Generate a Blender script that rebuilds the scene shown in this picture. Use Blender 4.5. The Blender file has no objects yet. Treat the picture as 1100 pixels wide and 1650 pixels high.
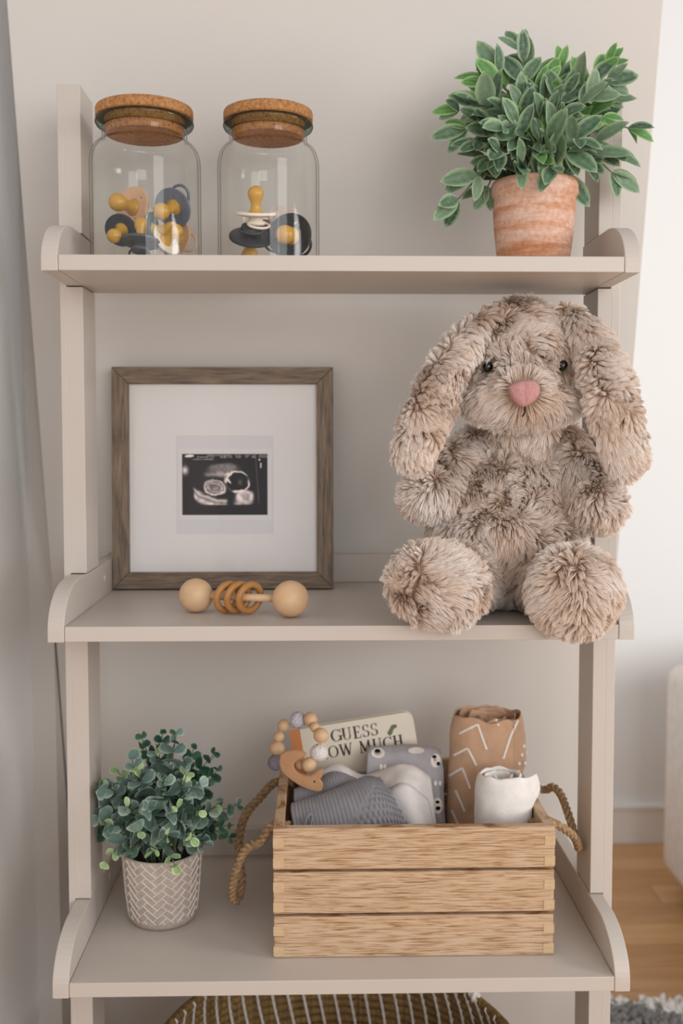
import bpy, bmesh, math, random
import numpy as np
from mathutils import Vector, Matrix, noise, Euler
random.seed(7); rng = np.random.default_rng(11)
PI = math.pi
scn = bpy.context.scene
COL = scn.collection

# ------------------------------------------------------------------ camera, world, lights, exposure
PITCH = math.atan(125/1650); YAW = math.atan(38/1650); F = 1650.0
EYE = Vector((0, 0, 1.05))
cd = bpy.data.cameras.new('camera'); cam = bpy.data.objects.new('camera', cd); COL.objects.link(cam)
cam.location = EYE; cam.rotation_euler = Euler((PI/2-PITCH, 0, -YAW), 'XYZ')
cd.sensor_fit = 'VERTICAL'; cd.sensor_height = 36; cd.sensor_width = 24; cd.lens = 36*F/1650
cd.dof.use_dof = True; cd.dof.focus_distance = 1.22; cd.dof.aperture_fstop = 3.2; cd.clip_start = .05
scn.camera = cam
w = bpy.data.worlds.new('world'); scn.world = w; w.use_nodes = True
w.node_tree.nodes['Background'].inputs[0].default_value = (0.95, 0.96, 1.0, 1); w.node_tree.nodes['Background'].inputs[1].default_value = 0.47
def area(name, loc, target, sx, sy, power, col):
    l = bpy.data.lights.new(name, 'AREA'); l.shape = 'RECTANGLE'; l.size = sx; l.size_y = sy; l.energy = power; l.color = col
    o = bpy.data.objects.new(name, l); COL.objects.link(o); o.location = loc
    o.rotation_euler = (Vector(target)-Vector(loc)).to_track_quat('-Z', 'Y').to_euler(); return o
area('window_light_key', (1.65, -1.25, 1.55), (0, 1.35, .95), 1.1, 1.4, 17.5, (1.0, .99, .985))
area('fill_light_second', (.75, -1.6, 1.25), (-.1, 1.45, .9), 1.1, 1.4, 19, (.98, .985, 1.0))  # added lamp, no window known here: lifts the left wall
area('fill_light_far_wall', (2.9, .3, 1.45), (.9, 2.56, 1.1), 1.0, 1.0, 36, (1.0, .99, .98))  # added off-frame lamp that whitens the far wall, not a known window
area('fill_light_front', (-0.2, -1.9, 1.25), (.1, 1.4, .9), 1.8, 1.8, 4, (.95, .97, 1.0))  # weak broad fill from behind the camera
scn.view_settings.view_transform = 'Standard'; scn.view_settings.look = 'None'; scn.view_settings.gamma = 1
scn.view_settings.use_curve_mapping = False; scn.view_settings.exposure = 0.05
scn.cycles.use_denoising = True; scn.cycles.max_bounces = 8; scn.cycles.transparent_max_bounces = 24

# ------------------------------------------------------------------ helpers
FW = Vector((math.sin(YAW)*math.cos(PITCH), math.cos(YAW)*math.cos(PITCH), -math.sin(PITCH)))
RT = Vector((math.cos(YAW), -math.sin(YAW), 0)); DN = -(RT.cross(FW))
def ray(px, py): return FW + RT*((px-550)/F) + DN*((py-825)/F)
def at(px, py, Y): d = ray(px, py); return EYE + d*(Y/d.y)          # measured point of the photograph at depth Y
def atz(px, py, Z): d = ray(px, py); return EYE + d*((Z-EYE.z)/d.z)  # the same on a level Z
def lin(h):
    h = h.lstrip('#'); v = [int(h[i:i+2], 16)/255 for i in (0, 2, 4)]
    return tuple((c/12.92 if c <= .04045 else ((c+.055)/1.055)**2.4) for c in v) + (1,)
def empty(name, loc=(0, 0, 0), label=None, cat=None, group=None):
    o = bpy.data.objects.new(name, None); o.empty_display_size = .02; COL.objects.link(o); o.location = loc
    tag(o, label, cat, group); return o
def tag(o, label=None, cat=None, group=None, kind=None):
    if label: o['label'] = label
    if cat: o['category'] = cat
    if group: o['group'] = group
    if kind: o['kind'] = kind
    return o
def link(name, me, m=None, parent=None, smooth=False):
    o = bpy.data.objects.new(name, me); COL.objects.link(o)
    if m is not None and not me.materials: me.materials.append(m)
    if smooth:
        me.polygons.foreach_set('use_smooth', [True]*len(me.polygons))
    if parent is not None:
        o.parent = parent; o.matrix_parent_inverse = Matrix.Translation(-parent.location) if parent.parent is None and parent.rotation_euler[:] == (0, 0, 0) and parent.type == 'EMPTY' else Matrix.Identity(4)
    return o
def mesh(vs, fs, name='mesh'):
    me = bpy.data.meshes.new(name); me.from_pydata([tuple(v) for v in vs], [], fs); me.update(); return me
def bm_mesh(bm, name='mesh'):
    me = bpy.data.meshes.new(name); bm.normal_update(); bm.to_mesh(me); bm.free(); return me
def bevel(bm, w, seg=2):
    if w > .0006 or (w > 0 and len(bm.verts) > 8):
        bmesh.ops.bevel(bm, geom=list(bm.edges), offset=w, segments=seg, profile=.5, affect='EDGES', clamp_overlap=True)
def box_me(x0, x1, y0, y1, z0, z1, bw=.0012, seg=2):
    bm = bmesh.new(); bmesh.ops.create_cube(bm, size=1)
    bmesh.ops.scale(bm, vec=(x1-x0, y1-y0, z1-z0), verts=bm.verts)
    bmesh.ops.translate(bm, vec=((x0+x1)/2, (y0+y1)/2, (z0+z1)/2), verts=bm.verts)
    bevel(bm, min(bw, .3*min(abs(x1-x0), abs(y1-y0), abs(z1-z0))), seg); return bm_mesh(bm)
def box(name, x0, x1, y0, y1, z0, z1, m, parent=None, bw=.0012, seg=2):
    return link(name, box_me(x0, x1, y0, y1, z0, z1, bw, seg), m, parent)
def join_me(*mes):
    bm = bmesh.new()
    for m in mes: bm.from_mesh(m)
    for m in mes: bpy.data.meshes.remove(m)
    return bm_mesh(bm)
def lathe_me(prof, n=48, cap0=True, cap1=True):
    vs, fs = [], []
    for r, z in prof:
        for k in range(n):
            a = 2*PI*k/n; vs.append((r*math.cos(a), r*math.sin(a), z))
    for i in range(len(prof)-1):
        for k in range(n):
            a, b = i*n+k, i*n+(k+1) % n; fs.append((a, b, b+n, a+n))
    if cap0: fs.append(tuple(range(n-1, -1, -1)))
    if cap1: fs.append(tuple(range((len(prof)-1)*n, len(prof)*n)))
    return mesh(vs, fs)
def frames(pts):
    P = [Vector(p) for p in pts]; T = [(P[min(i+1, len(P)-1)]-P[max(i-1, 0)]).normalized() for i in range(len(P))]
    up = Vector((0, 0, 1)) if abs(T[0].z) < .9 else Vector((1, 0, 0))
    n = (up-T[0]*up.dot(T[0])).normalized(); N = [n]
    for i in range(1, len(P)):
        n = N[-1]-T[i]*N[-1].dot(T[i]); N.append(n.normalized())
    return P, T, N, [T[i].cross(N[i]) for i in range(len(P))]
def tube_me(pts, rad, n=8, cap=True):
    P, T, N, B = frames(pts); vs, fs = [], []
    for i, p in enumerate(P):
        r = rad(i/(len(P)-1)) if callable(rad) else rad
        for k in range(n):
            a = 2*PI*k/n; vs.append(p+N[i]*(r*math.cos(a))+B[i]*(r*math.sin(a)))
    for i in range(len(P)-1):
        for k in range(n):
            a, b = i*n+k, i*n+(k+1) % n; fs.append((a, b, b+n, a+n))
    if cap: fs += [tuple(range(n-1, -1, -1)), tuple(range((len(P)-1)*n, len(P)*n))]
    return mesh(vs, fs)
def spline(pts, per=8):
    P = [Vector(p) for p in pts]; P = [2*P[0]-P[1]]+P+[2*P[-1]-P[-2]]; out = []
    for i in range(1, len(P)-2):
        for k in range(per):
            t = k/per; a, b, c, d = P[i-1:i+3]
            out.append(.5*((2*b)+(c-a)*t+(2*a-5*b+4*c-d)*t*t+(3*b-a-3*c+d)*t**3))
    return out+[P[-2]]
def rope_me(pts, r, twist=.026, strands=3, n=7):
    P, T, N, B = frames(pts); L = 0; mes = []; cum = [0]
    for i in range(1, len(P)): cum.append(cum[-1]+(P[i]-P[i-1]).length)
    for s in range(strands):
        q = [P[i]+(N[i]*math.cos(2*PI*(cum[i]/twist+s/strands))+B[i]*math.sin(2*PI*(cum[i]/twist+s/strands)))*r*.58 for i in range(len(P))]
        mes.append(tube_me(q, r*.50, n))
    return join_me(*mes)
def xform(me, M):
    me.transform(M); me.update(); return me
def disp(me, f):
    me.update(); vs = [v.co + Vector(v.normal)*f(v.co) for v in me.vertices]
    for v, c in zip(me.vertices, vs): v.co = c
    me.update(); return me
def axis_to(d, roll=0):
    return Vector(d).normalized().to_track_quat('Z', 'Y').to_matrix().to_4x4() @ Matrix.Rotation(roll, 4, 'Z')
def nz(p, s=1.0, o=0.0): return noise.noise(Vector(p)*s+Vector((o, o*1.7, -o)))
def grid_me(rows, closed_u=False):
    nv = len(rows); nu = len(rows[0]); vs = [p for r in rows for p in r]; fs = []
    for j in range(nv-1):
        for i in range(nu if closed_u else nu-1):
            k = (i+1) % nu; fs.append((j*nu+i, j*nu+k, (j+1)*nu+k, (j+1)*nu+i))
    return mesh(vs, fs)
def patch(rows, pu=8, pv=8):
    """smooth surface through a net of points"""
    R = [spline(r, pu) for r in rows]; C = [spline([r[i] for r in R], pv) for i in range(len(R[0]))]
    return [[C[i][j] for i in range(len(C))] for j in range(len(C[0]))]
def solid(o, t, off=-1):
    m = o.modifiers.new('thickness', 'SOLIDIFY'); m.thickness = t; m.offset = off; return o
def subsurf(o, l=1):
    m = o.modifiers.new('smooth', 'SUBSURF'); m.levels = l; m.render_levels = l; return o

# ------------------------------------------------------------------ materials
def mat(name, col, rough=.5, spec=.5, **k):
    m = bpy.data.materials.new(name); m.use_nodes = True; b = m.node_tree.nodes['Principled BSDF']
    b.inputs['Base Color'].default_value = lin(col) if isinstance(col, str) else col
    b.inputs['Roughness'].default_value = rough; b.inputs['Specular IOR Level'].default_value = spec
    for a, v in k.items(): b.inputs[a.replace('_', ' ')].default_value = v
    return m
def nd(m, t, **props):
    n = m.node_tree.nodes.new(t)
    for a, v in props.items(): setattr(n, a, v)
    return n
def lk(m, a, b): m.node_tree.links.new(a, b)
def bsdf(m): return m.node_tree.nodes['Principled BSDF']
def ramp(m, stops):
    r = nd(m, 'ShaderNodeValToRGB'); e = r.color_ramp.elements
    while len(e) < len(stops): e.new(.5)
    for i, (p, c) in enumerate(stops): e[i].position = p; e[i].color = lin(c) if isinstance(c, str) else c
    return r
def coords(m, scale=(1, 1, 1), kind='Object', rot=(0, 0, 0)):
    t = nd(m, 'ShaderNodeTexCoord'); mp = nd(m, 'ShaderNodeMapping'); mp.inputs['Scale'].default_value = scale; mp.inputs['Rotation'].default_value = rot
    lk(m, t.outputs[kind], mp.inputs['Vector']); return mp.outputs[0]
def noise_n(m, vec, scale, detail=4, rough=.55, dist=0):
    n = nd(m, 'ShaderNodeTexNoise'); n.inputs['Scale'].default_value = scale; n.inputs['Detail'].default_value = detail
    n.inputs['Roughness'].default_value = rough; n.inputs['Distortion'].default_value = dist
    lk(m, vec, n.inputs['Vector']); return n.outputs['Fac']
def bump(m, h, strength=.3, dist=.001):
    b = nd(m, 'ShaderNodeBump'); b.inputs['Strength'].default_value = strength; b.inputs['Distance'].default_value = dist
    lk(m, h, b.inputs['Height']); lk(m, b.outputs[0], bsdf(m).inputs['Normal']); return b
def tex_mat(name, stops, scale, nscale=(1, 1, 1), rough=.6, bs=.2, bd=.0006, detail=5, dist=0, spec=.4, kind='Object', rot=(0, 0, 0)):
    m = mat(name, '#808080', rough, spec); v = coords(m, nscale, kind, rot); n = noise_n(m, v, scale, detail, .6, dist)
    r = ramp(m, stops); lk(m, n, r.inputs[0]); lk(m, r.outputs[0], bsdf(m).inputs['Base Color'])
    if bs: bump(m, n, bs, bd)
    return m
def mixc(m, fac, a, b):
    x = nd(m, 'ShaderNodeMix'); x.data_type = 'RGBA'
    if isinstance(fac, (int, float)): x.inputs[0].default_value = fac
    else: lk(m, fac, x.inputs[0])
    for s, v in ((6, a), (7, b)):
        if isinstance(v, str): x.inputs[s].default_value = lin(v)
        elif isinstance(v, tuple): x.inputs[s].default_value = v
        else: lk(m, v, x.inputs[s])
    return x.outputs[2]
M = {}
M['paint'] = tex_mat('greige_paint', [(0, '#c0b6ac'), (1, '#c6bcb3')], 6, rough=.42, bs=.03, spec=.35)
M['wall_tan'] = tex_mat('tan_wall_paint', [(0, '#cec8c1'), (1, '#d2ccc6')], 3, rough=.85, bs=.05, bd=.0004)
M['wall_white'] = tex_mat('white_wall_paint', [(0, '#eeedeb'), (1, '#f1f0ee')], 3, rough=.85, bs=.05, bd=.0004)
M['trim'] = mat('white_trim', '#f0ece8', .5)
M['frame'] = None
def wood(name, stops, scale, stretch, rough=.6, bs=.4, dist=.6, bd=.0008):
    return tex_mat(name, stops, scale, stretch, rough, bs, bd, 8, dist)
M['frame_h'] = wood('weathered_wood_across', [(.28, '#4e4036'), (.45, '#6f5f51'), (.6, '#85735f'), (.78, '#a08d78')], 30, (.7, 2, 9))
M['frame_v'] = wood('weathered_wood_upright', [(.28, '#4e4036'), (.45, '#6f5f51'), (.6, '#85735f'), (.78, '#a08d78')], 30, (9, 2, .7))
M['crate'] = wood('pale_burnt_grain_wood', [(.33, '#80583a'), (.43, '#ab8763'), (.52, '#c2a485'), (.75, '#ceb79b')], 30, (.85, 1.5, 19.0), bs=.6, dist=.5)
M['crate_side'] = wood('pale_burnt_grain_wood_side', [(.33, '#80583a'), (.43, '#ab8763'), (.52, '#c2a485'), (.75, '#ceb79b')], 30, (1.5, .85, 19.0), bs=.6, dist=.5)
M['endgrain'] = tex_mat('pale_end_grain', [(.3, '#c0a27c'), (.7, '#ccb18e')], 120, (1, 1, 3), rough=.7)
M['beech'] = tex_mat('smooth_beech', [(.2, '#cda77f'), (.8, '#dbb791')], 16, (1, 3, 3), rough=.45, bs=.02)
M['ringwood'] = tex_mat('honey_ring_wood', [(.2, '#a8723c'), (.8, '#bd874e')], 18, (1, 3, 3), rough=.4, bs=.02)
M['rope'] = tex_mat('jute_fibre', [(.3, '#7d6347'), (.55, '#a88a67'), (.8, '#c4a883')], 240, (1, 1, 1), rough=.9, bs=.8, bd=.0012, detail=6)
M['cork'] = tex_mat('cork', [(.28, '#6d4324'), (.42, '#9d6a3e'), (.6, '#b3804f'), (.8, '#c69765')], 260, rough=.8, bs=.5, bd=.0006, detail=6)
M['oak'] = wood('oak_floor', [(.3, '#cf9c68'), (.55, '#dfb07c'), (.8, '#e8c294')], 9, (.35, 3, 1), rough=.38, bs=.05)
def _oak():
    m = M['oak']; b = bsdf(m); src = b.inputs['Base Color'].links[0].from_socket; oi = nd(m, 'ShaderNodeObjectInfo'); r = ramp(m, [(0, '#d8d0c8'), (1, '#ffffff')]); lk(m, oi.outputs['Random'], r.inputs[0])
    x = nd(m, 'ShaderNodeMix'); x.data_type = 'RGBA'; x.blend_type = 'MULTIPLY'; x.inputs[0].default_value = 1; lk(m, src, x.inputs[6]); lk(m, r.outputs[0], x.inputs[7]); lk(m, x.outputs[2], b.inputs['Base Color'])
_oak()
M['mat_board'] = mat('white_mat_board', '#e4dfdc', .9)
M['sleeve'] = mat('pale_plastic_sleeve', '#d6d1d2', .5)
M['terra'] = mat('terracotta', '#d08a5e', .85)
def _terra():
    m = M['terra']; v = coords(m, (1.1, 1.1, 9)); a = noise_n(m, v, 7, 5, .6, .4); b = noise_n(m, coords(m), 180, 4)
    r = ramp(m, [(.34, '#bd7f58'), (.45, '#cf9a78'), (.54, '#dab39c'), (.7, '#e2c8b8')]); lk(m, a, r.inputs[0])
    r2 = ramp(m, [(.35, '#b87a55'), (.65, '#ffffff')]); lk(m, b, r2.inputs[0])
    x = nd(m, 'ShaderNodeMix'); x.data_type = 'RGBA'; x.blend_type = 'MULTIPLY'; x.inputs[0].default_value = .35
    lk(m, r.outputs[0], x.inputs[6]); lk(m, r2.outputs[0], x.inputs[7]); lk(m, x.outputs[2], bsdf(m).inputs['Base Color']); bump(m, b, .25, .0006)
_terra()
M['soil'] = tex_mat('dark_soil', [(.3, '#1d1712'), (.7, '#3a2f25')], 120, rough=.95, bs=1, bd=.003)
M['concrete'] = tex_mat('grey_cement', [(.3, '#a3958b'), (.7, '#b8aba1')], 120, rough=.85, bs=.2)
M['herring'] = tex_mat('pale_raised_line', [(.3, '#cfc4ba'), (.7, '#ded5cc')], 120, rough=.85, bs=.2)
M['stem'] = mat('grey_green_stem', '#5d6b55', .7)
M['stem_dark'] = mat('dark_green_stem', '#47604c', .7)
def leafmat(name, c_dark, c_mid, c_light, edge, dust):
    """green leaf: hue varies per leaf, a paler rim carried by the vertex attribute 'rim', dusty bloom"""
    m = mat(name, c_mid, .55, .35); oi = nd(m, 'ShaderNodeObjectInfo'); r = ramp(m, [(0, c_dark), (.5, c_mid), (1, c_light)]); lk(m, oi.outputs['Random'], r.inputs[0])
    n = noise_n(m, coords(m), 130, 5); rr = ramp(m, [(.45, (0, 0, 0, 1)), (.8, (1, 1, 1, 1))]); lk(m, n, rr.inputs[0])
    mu = nd(m, 'ShaderNodeMath', operation='MULTIPLY'); lk(m, rr.outputs[0], mu.inputs[0]); mu.inputs[1].default_value = .55
    c = mixc(m, mu.outputs[0], r.outputs[0], dust)
    at_ = nd(m, 'ShaderNodeAttribute'); at_.attribute_name = 'rim'; c = mixc(m, at_.outputs['Fac'], c, edge)
    lk(m, c, bsdf(m).inputs['Base Color']); bump(m, n, .2, .0005); return m
M['leaf_long'] = leafmat('sage_leaf', '#2c4a35', '#4a6a4c', '#71896c', '#9db28a', '#96a797')
M['leaf_long_bright'] = leafmat('fresh_green_leaf', '#3b6e33', '#4f8440', '#6b9853', '#9fbd78', '#7c9c70')
M['leaf_round'] = leafmat('blue_green_leaf', '#48625c', '#5f7b74', '#7d958d', '#a9bba6', '#8c9f99')
M['leaf_round_dark'] = leafmat('deep_green_leaf', '#1f3f31', '#2f5341', '#43664f', '#587a5e', '#4c6a5c')
M['leaf_round_lime'] = leafmat('lime_leaf', '#83a36d', '#97b27f', '#aac28f', '#c2d69c', '#a9bd98')
# glass without refraction noise: fresnel mix of clear and mirror, darker green towards grazing
def glassmat(name, tint, edge_tint, ior=1.45, edge_pow=.35, rough=.0, base=.022):
    m = bpy.data.materials.new(name); m.use_nodes = True; nt = m.node_tree; nt.nodes.clear()
    out = nd(m, 'ShaderNodeOutputMaterial'); t = nd(m, 'ShaderNodeBsdfTransparent'); g = nd(m, 'ShaderNodeBsdfGlossy'); g.inputs['Roughness'].default_value = rough
    lw = nd(m, 'ShaderNodeLayerWeight'); lw.inputs['Blend'].default_value = edge_pow; rc = ramp(m, [(0, tint), (.55, tint), (1, edge_tint)]); lk(m, lw.outputs['Facing'], rc.inputs[0]); lk(m, rc.outputs[0], t.inputs[0])
    lf = nd(m, 'ShaderNodeLayerWeight'); lf.inputs['Blend'].default_value = .5; pw = nd(m, 'ShaderNodeMath', operation='POWER'); lk(m, lf.outputs['Facing'], pw.inputs[0]); pw.inputs[1].default_value = 5
    fr = nd(m, 'ShaderNodeMath', operation='MULTIPLY_ADD'); lk(m, pw.outputs[0], fr.inputs[0]); fr.inputs[1].default_value = .45; fr.inputs[2].default_value = base; mx = nd(m, 'ShaderNodeMixShader')
    lk(m, fr.outputs[0], mx.inputs[0]); lk(m, t.outputs[0], mx.inputs[1]); lk(m, g.outputs[0], mx.inputs[2]); lk(m, mx.outputs[0], out.inputs[0]); return m
M['glass'] = glassmat('jar_glass', '#fdfdfc', '#5f665f', 1.45, .30)
M['glass_rim'] = glassmat('thick_rim_glass', '#dbe4de', '#24382e', 1.5, .58)
M['pane'] = glassmat('frame_glass', '#ffffff', '#f0f0f0', 1.45, base=.014)
M['nipple'] = mat('amber_rubber', '#c99a3f', .3, .5, Subsurface_Weight=.3, Subsurface_Scale=.004)
for k, c in dict(peach='#dfb595', navy='#343a45', slate='#6d7484', green='#1f3331', cream='#ede0d0', black='#2a2c33', grey='#4a4b4f', mauve='#8a5b4c', pale='#cbb9ae').items():
    M['pac_'+k] = mat(k+'_plastic', c, .45)

# ------------------------------------------------------------------ setting
def structure(name, me, m): o = link(name, me, m); o['kind'] = 'structure'; return o
# floor: planks run away from the camera towards the far wall
floor = structure('floor', box_me(-1.0, 3.2, -2.2, 2.56, -.06, -.012, 0), mat('floor_base', '#5a3a20', .8))
plank = {}
for i in range(53):
    y0 = -2.2+i*.09; x = -1.0-random.random()*1.0
    if y0 > 2.52: break
    while x < 3.2:
        L = random.choice((.9, 1.2, 1.5)); xa, xb = max(x, -1.0), min(x+L, 3.2); x += L
        if xb-xa < .1: continue
        key = (round(xb-xa, 3), random.randint(0, 1) if xb-xa in (.9, 1.2, 1.5) else 0)
        if key not in plank: plank[key] = box_me(0, xb-xa-.0015, -.0443, .0443, -.014, 0, .0012, 1); plank[key].materials.append(M['oak'])
        o = bpy.data.objects.new('plank', plank[key]); COL.objects.link(o); o.parent = floor; o.location = (xa, y0+.045, random.uniform(-.0004, 0))
WB0, LEAN = 1.397, .2025     # the tan wall section leans: nearer at the top
def wally(z): return WB0 + (1.6171-z)*LEAN
def leaning_wall():
    vs = []; zt, zb = 1.95, 0.0
    for x in (-.4065, .4595):
        for z in (zb, zt):
            vs += [(x, wally(z), z), (x, wally(z)+.03, z)]
    fs = [(0, 2, 6, 4), (1, 5, 7, 3), (0, 1, 3, 2), (4, 6, 7, 5), (2, 3, 7, 6), (0, 4, 5, 1)]
    me = mesh(vs, fs); bm = bmesh.new(); bm.from_mesh(me); bmesh.ops.recalc_face_normals(bm, faces=bm.faces); bevel(bm, .002, 2); return bm_mesh(bm)
structure('wall_back', leaning_wall(), M['wall_tan'])
structure('wall_corner', box_me(-.52, -.4085, 1.575, 1.86, 0, 2.5, 0), M['wall_tan'])
structure('wall_rear', box_me(-.40, .36, 1.80, 1.86, 0, 2.5, 0), M['wall_tan'])
structure('wall_left', box_me(-.56, -.4450, -2.2, 1.575, 0, 2.5, 0), M['wall_white'])
structure('wall_return', box_me(.30, .36, 1.86, 2.56, 0, 2.5, 0), M['wall_white'])
structure('wall_far', box_me(.30, 3.2, 2.56, 2.64, 0, 2.5, 0), M['wall_white'])
bb = join_me(box_me(.36, 3.2, 2.545, 2.56, 0, .088, .001), box_me(.36, 3.2, 2.540, 2.56, .088, .104, .005, 3))
structure('baseboard_far', bb, M['trim'])
structure('baseboard_left', join_me(box_me(-.4455, -.433, -2.2, 1.575, 0, .088, .001), box_me(-.4455, -.428, -2.2, 1.575, .088, .104, .004, 3)), M['trim'])

# ------------------------------------------------------------------ shelf unit
SH = [(1.2515, 1.1736, 1.363, 'top'), (.8298, 1.1675, 1.530, 'middle'), (.4120, 1.1550, 1.530, 'lower')]
XL, XR = -.2912, .3490; TH = .0175
unit = empty('shelf_unit', (0.03, 1.35, 0), 'greige painted wooden shelf unit with three shelves and rounded side rails', 'shelf')
def lean(z): return .022*(z-1.2515)
def shear(me):
    for v in me.vertices: v.co.y += lean(v.co.z)
    me.update(); return me
def cheek_me(x0, x1, yf, yb, zs):
    zb, zt = zs-TH-.0003, zs+.045; a, b = .078, .052; pr = [(yf, zb), (yf, zt-b)]
    for k in range(1, 15):
        t = k/14*PI/2; pr.append((yf+a-a*math.cos(t), zt-b+b*math.sin(t)))
    pr += [(yb, zt), (yb, zb)]; n = len(pr)
    bm = bmesh.new(); A = [bm.verts.new((x0, y, z)) for y, z in pr]; B = [bm.verts.new((x1, y, z)) for y, z in pr]
    bm.faces.new(A); bm.faces.new(B[::-1])
    for i in range(n): j = (i+1) % n; bm.faces.new((A[j], A[i], B[i], B[j]))
    bmesh.ops.recalc_face_normals(bm, faces=bm.faces)
    es = [e for e in bm.edges if abs(e.verts[0].co.x-e.verts[1].co.x) < 1e-6]
    bmesh.ops.bevel(bm, geom=es, offset=.0012, segments=2, affect='EDGES', profile=.5, clamp_overlap=True)
    return bm_mesh(bm)
for zs, yf, yb, nm in SH:
    box('shelf_board', XL+.0004, XR-.0004, yf+.0004, yb, zs-TH, zs, M['paint'], unit, .0008)
    for s, (x0, x1) in enumerate(((XL-.0192, XL), (XR, XR+.0185))):
        link('side_rail', cheek_me(x0, x1, yf, yb, zs), M['paint'], unit)
        if nm != 'top':
            xx = XL if s == 0 else XR; sg = 1 if s == 0 else -1
            link('screw_cap', xform(lathe_me([(.0055, 0), (.0055, .0008), (.004, .0014)], 18), Matrix.Translation((xx, 1.395, zs+.024)) @ Matrix.Rotation(sg*PI/2, 4, 'Y')), M['paint'], unit)
    if nm != 'top':
        box('back_rail', XL+.0005, XR-.0005, yb-.016, yb+.001, zs+.0002, zs+.042, M['paint'], unit, .0012)
box('shelf_board', XL+.0004, XR-.0004, 1.14, 1.53, .028, .045, M['paint'], unit, .0008)
for x0, x1, xi0, xi1 in ((-.3190, -.3107, -.3107, -.2906), (.3673, .3793, .3508, .3673)):
    mes = [box_me(x0, x1, 1.293, 1.363, .0, 1.478, .0009)]
    zz = [0.0]
    for zs, *_ in reversed(SH): zz += [zs-TH-.0016, zs+.0462]
    zz += [1.478]
    for k in range(0, len(zz), 2): mes.append(box_me(xi0-.0006 if xi0 < 0 else xi0, xi1 if xi0 < 0 else xi1+.0006, 1.293, 1.363, zz[k], zz[k+1], .0009))
    link('post', shear(join_me(*mes)), M['paint'], unit)

# ------------------------------------------------------------------ glass jars
def jar(name, px, Y, rb, ytop, label):
    z0 = SH[0][0]+.0005; x = at(px, 411, Y).x; H = at(px, ytop, Y-rb*.875).z-z0; root = empty(name, (x, Y, z0), label, 'jar', 'glass jars on the top shelf')
    rf, rn = rb*.875, rb*.775; hc = .0128; hb = H-hc
    def prof(o):  # body profile, o = inset
        return [(rb*.90-o, .0+o*1.2), (rb*.97-o, .003+o), (rb-o, .010+o), (rb-o, hb*.45), (rb-o, hb*.68), (rb*.985-o, hb*.745), (rb*.94-o, hb*.795), (rb*.87-o, hb*.827), (rn*1.02-o, hb*.845), (rn*.985-o, hb*.862), (rn*.985-o, hb*.925)]
    def sm(p, k=5): return [(q.x, q.z) for q in spline([(a, 0, b) for a, b in p], k)]
    out = sm(prof(0)); inn = sm(prof(.0028)); inn = [(r, z) for r, z in inn]
    full = [(.002, .0005)]+out+[(rn*.98, hb*.94)]+[(rn*.98-.003, hb*.94)]+inn[::-1]+[(.002, .005)]
    body = link('glass_body', lathe_me(full, 72, False, False), M['glass'], root, True); body.matrix_parent_inverse.identity()
    fl = [(rn*.98-.003, hb-.0105), (rn*1.0, hb-.0115), (rf*.93, hb-.0105), (rf*.985, hb-.0085), (rf*1.012, hb-.0055), (rf*1.005, hb-.0028), (rf*.97, hb-.0008), (rf*.9, hb-.0004), (rn*.98-.003, hb-.0004)]
    f = link('glass_rim', lathe_me(fl, 72, False, False), M['glass_rim'], root, True); f.matrix_parent_inverse.identity()
    ck = [(rn*.86, hb*.892), (rn*.9, hb*.896), (rn*.93, hb), (rf*.995, hb+.0003), (rf*1.0, hb+.002), (rf*1.0, hb+hc-.003), (rf*.985, hb+hc-.0007), (rf*.96, hb+hc)]
    c = link('cork_lid', lathe_me(ck, 72), M['cork'], root, True); c.matrix_parent_inverse.identity()
    for p in c.data.polygons: p.use_smooth = len(p.vertices) < 5
    return root
YJ = 1.285
jar('glass_jar', 236, YJ, .0672, 150, 'outer glass jar with cork lid holding peach and grey-blue pacifiers, beside the left post')
jar('glass_jar', 433, YJ, .0622, 157, 'inner glass jar with cork lid holding the cream pacifier that stands nipple up')
# pacifiers
def shield_me(r=.0235):
    cu = bpy.data.curves.new('s', 'CURVE'); cu.dimensions = '2D'; cu.fill_mode = 'BOTH'; cu.extrude = .0011; cu.bevel_depth = .0006; cu.bevel_resolution = 2
    def ring(cx, cy, rx, ry, n, rev=False):
        s = cu.splines.new('POLY'); s.points.add(n-1); s.use_cyclic_u = True
        for k in range(n):
            a = 2*PI*k/n*(-1 if rev else 1); s.points[k].co = (cx+rx*math.cos(a), cy+ry*math.sin(a), 0, 1)
    ring(0, 0, r, r*.93, 48)
    for a in (.5, PI-.5, -PI/2): ring(.0150*math.cos(a), .0130*math.sin(a), .0023, .0017, 12, True)
    ob = bpy.data.objects.new('t', cu); COL.objects.link(ob); dg = bpy.context.evaluated_depsgraph_get(); dg.update()
    me = bpy.data.meshes.new_from_object(ob.evaluated_get(dg)); bpy.data.objects.remove(ob); bpy.data.curves.remove(cu)
    bm = bmesh.new(); bm.from_mesh(me); bmesh.ops.triangulate(bm, faces=bm.faces)
    for _ in range(2):
        es = [e for e in bm.edges if e.calc_length() > .006]
        bmesh.ops.subdivide_edges(bm, edges=es, cuts=1); bmesh.ops.triangulate(bm, faces=bm.faces)
    for v in bm.verts: v.co.z += (v.co.x**2+v.co.y**2)*6.5
    bm.to_mesh(me); bm.free(); return me
SHIELD = shield_me()
NIP = lathe_me([(.0105, .0015), (.0088, .004), (.0062, .009), (.0058, .014), (.0070, .018), (.0090, .022), (.0098, .026), (.0090, .030), (.0062, .0335), (.002, .0349)], 24)
KNOB = lathe_me([(.002, -.0105), (.009, -.0105), (.0112, -.0095), (.0118, -.0075), (.0112, -.0055), (.0085, -.0045), (.0080, .001)], 28)
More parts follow.
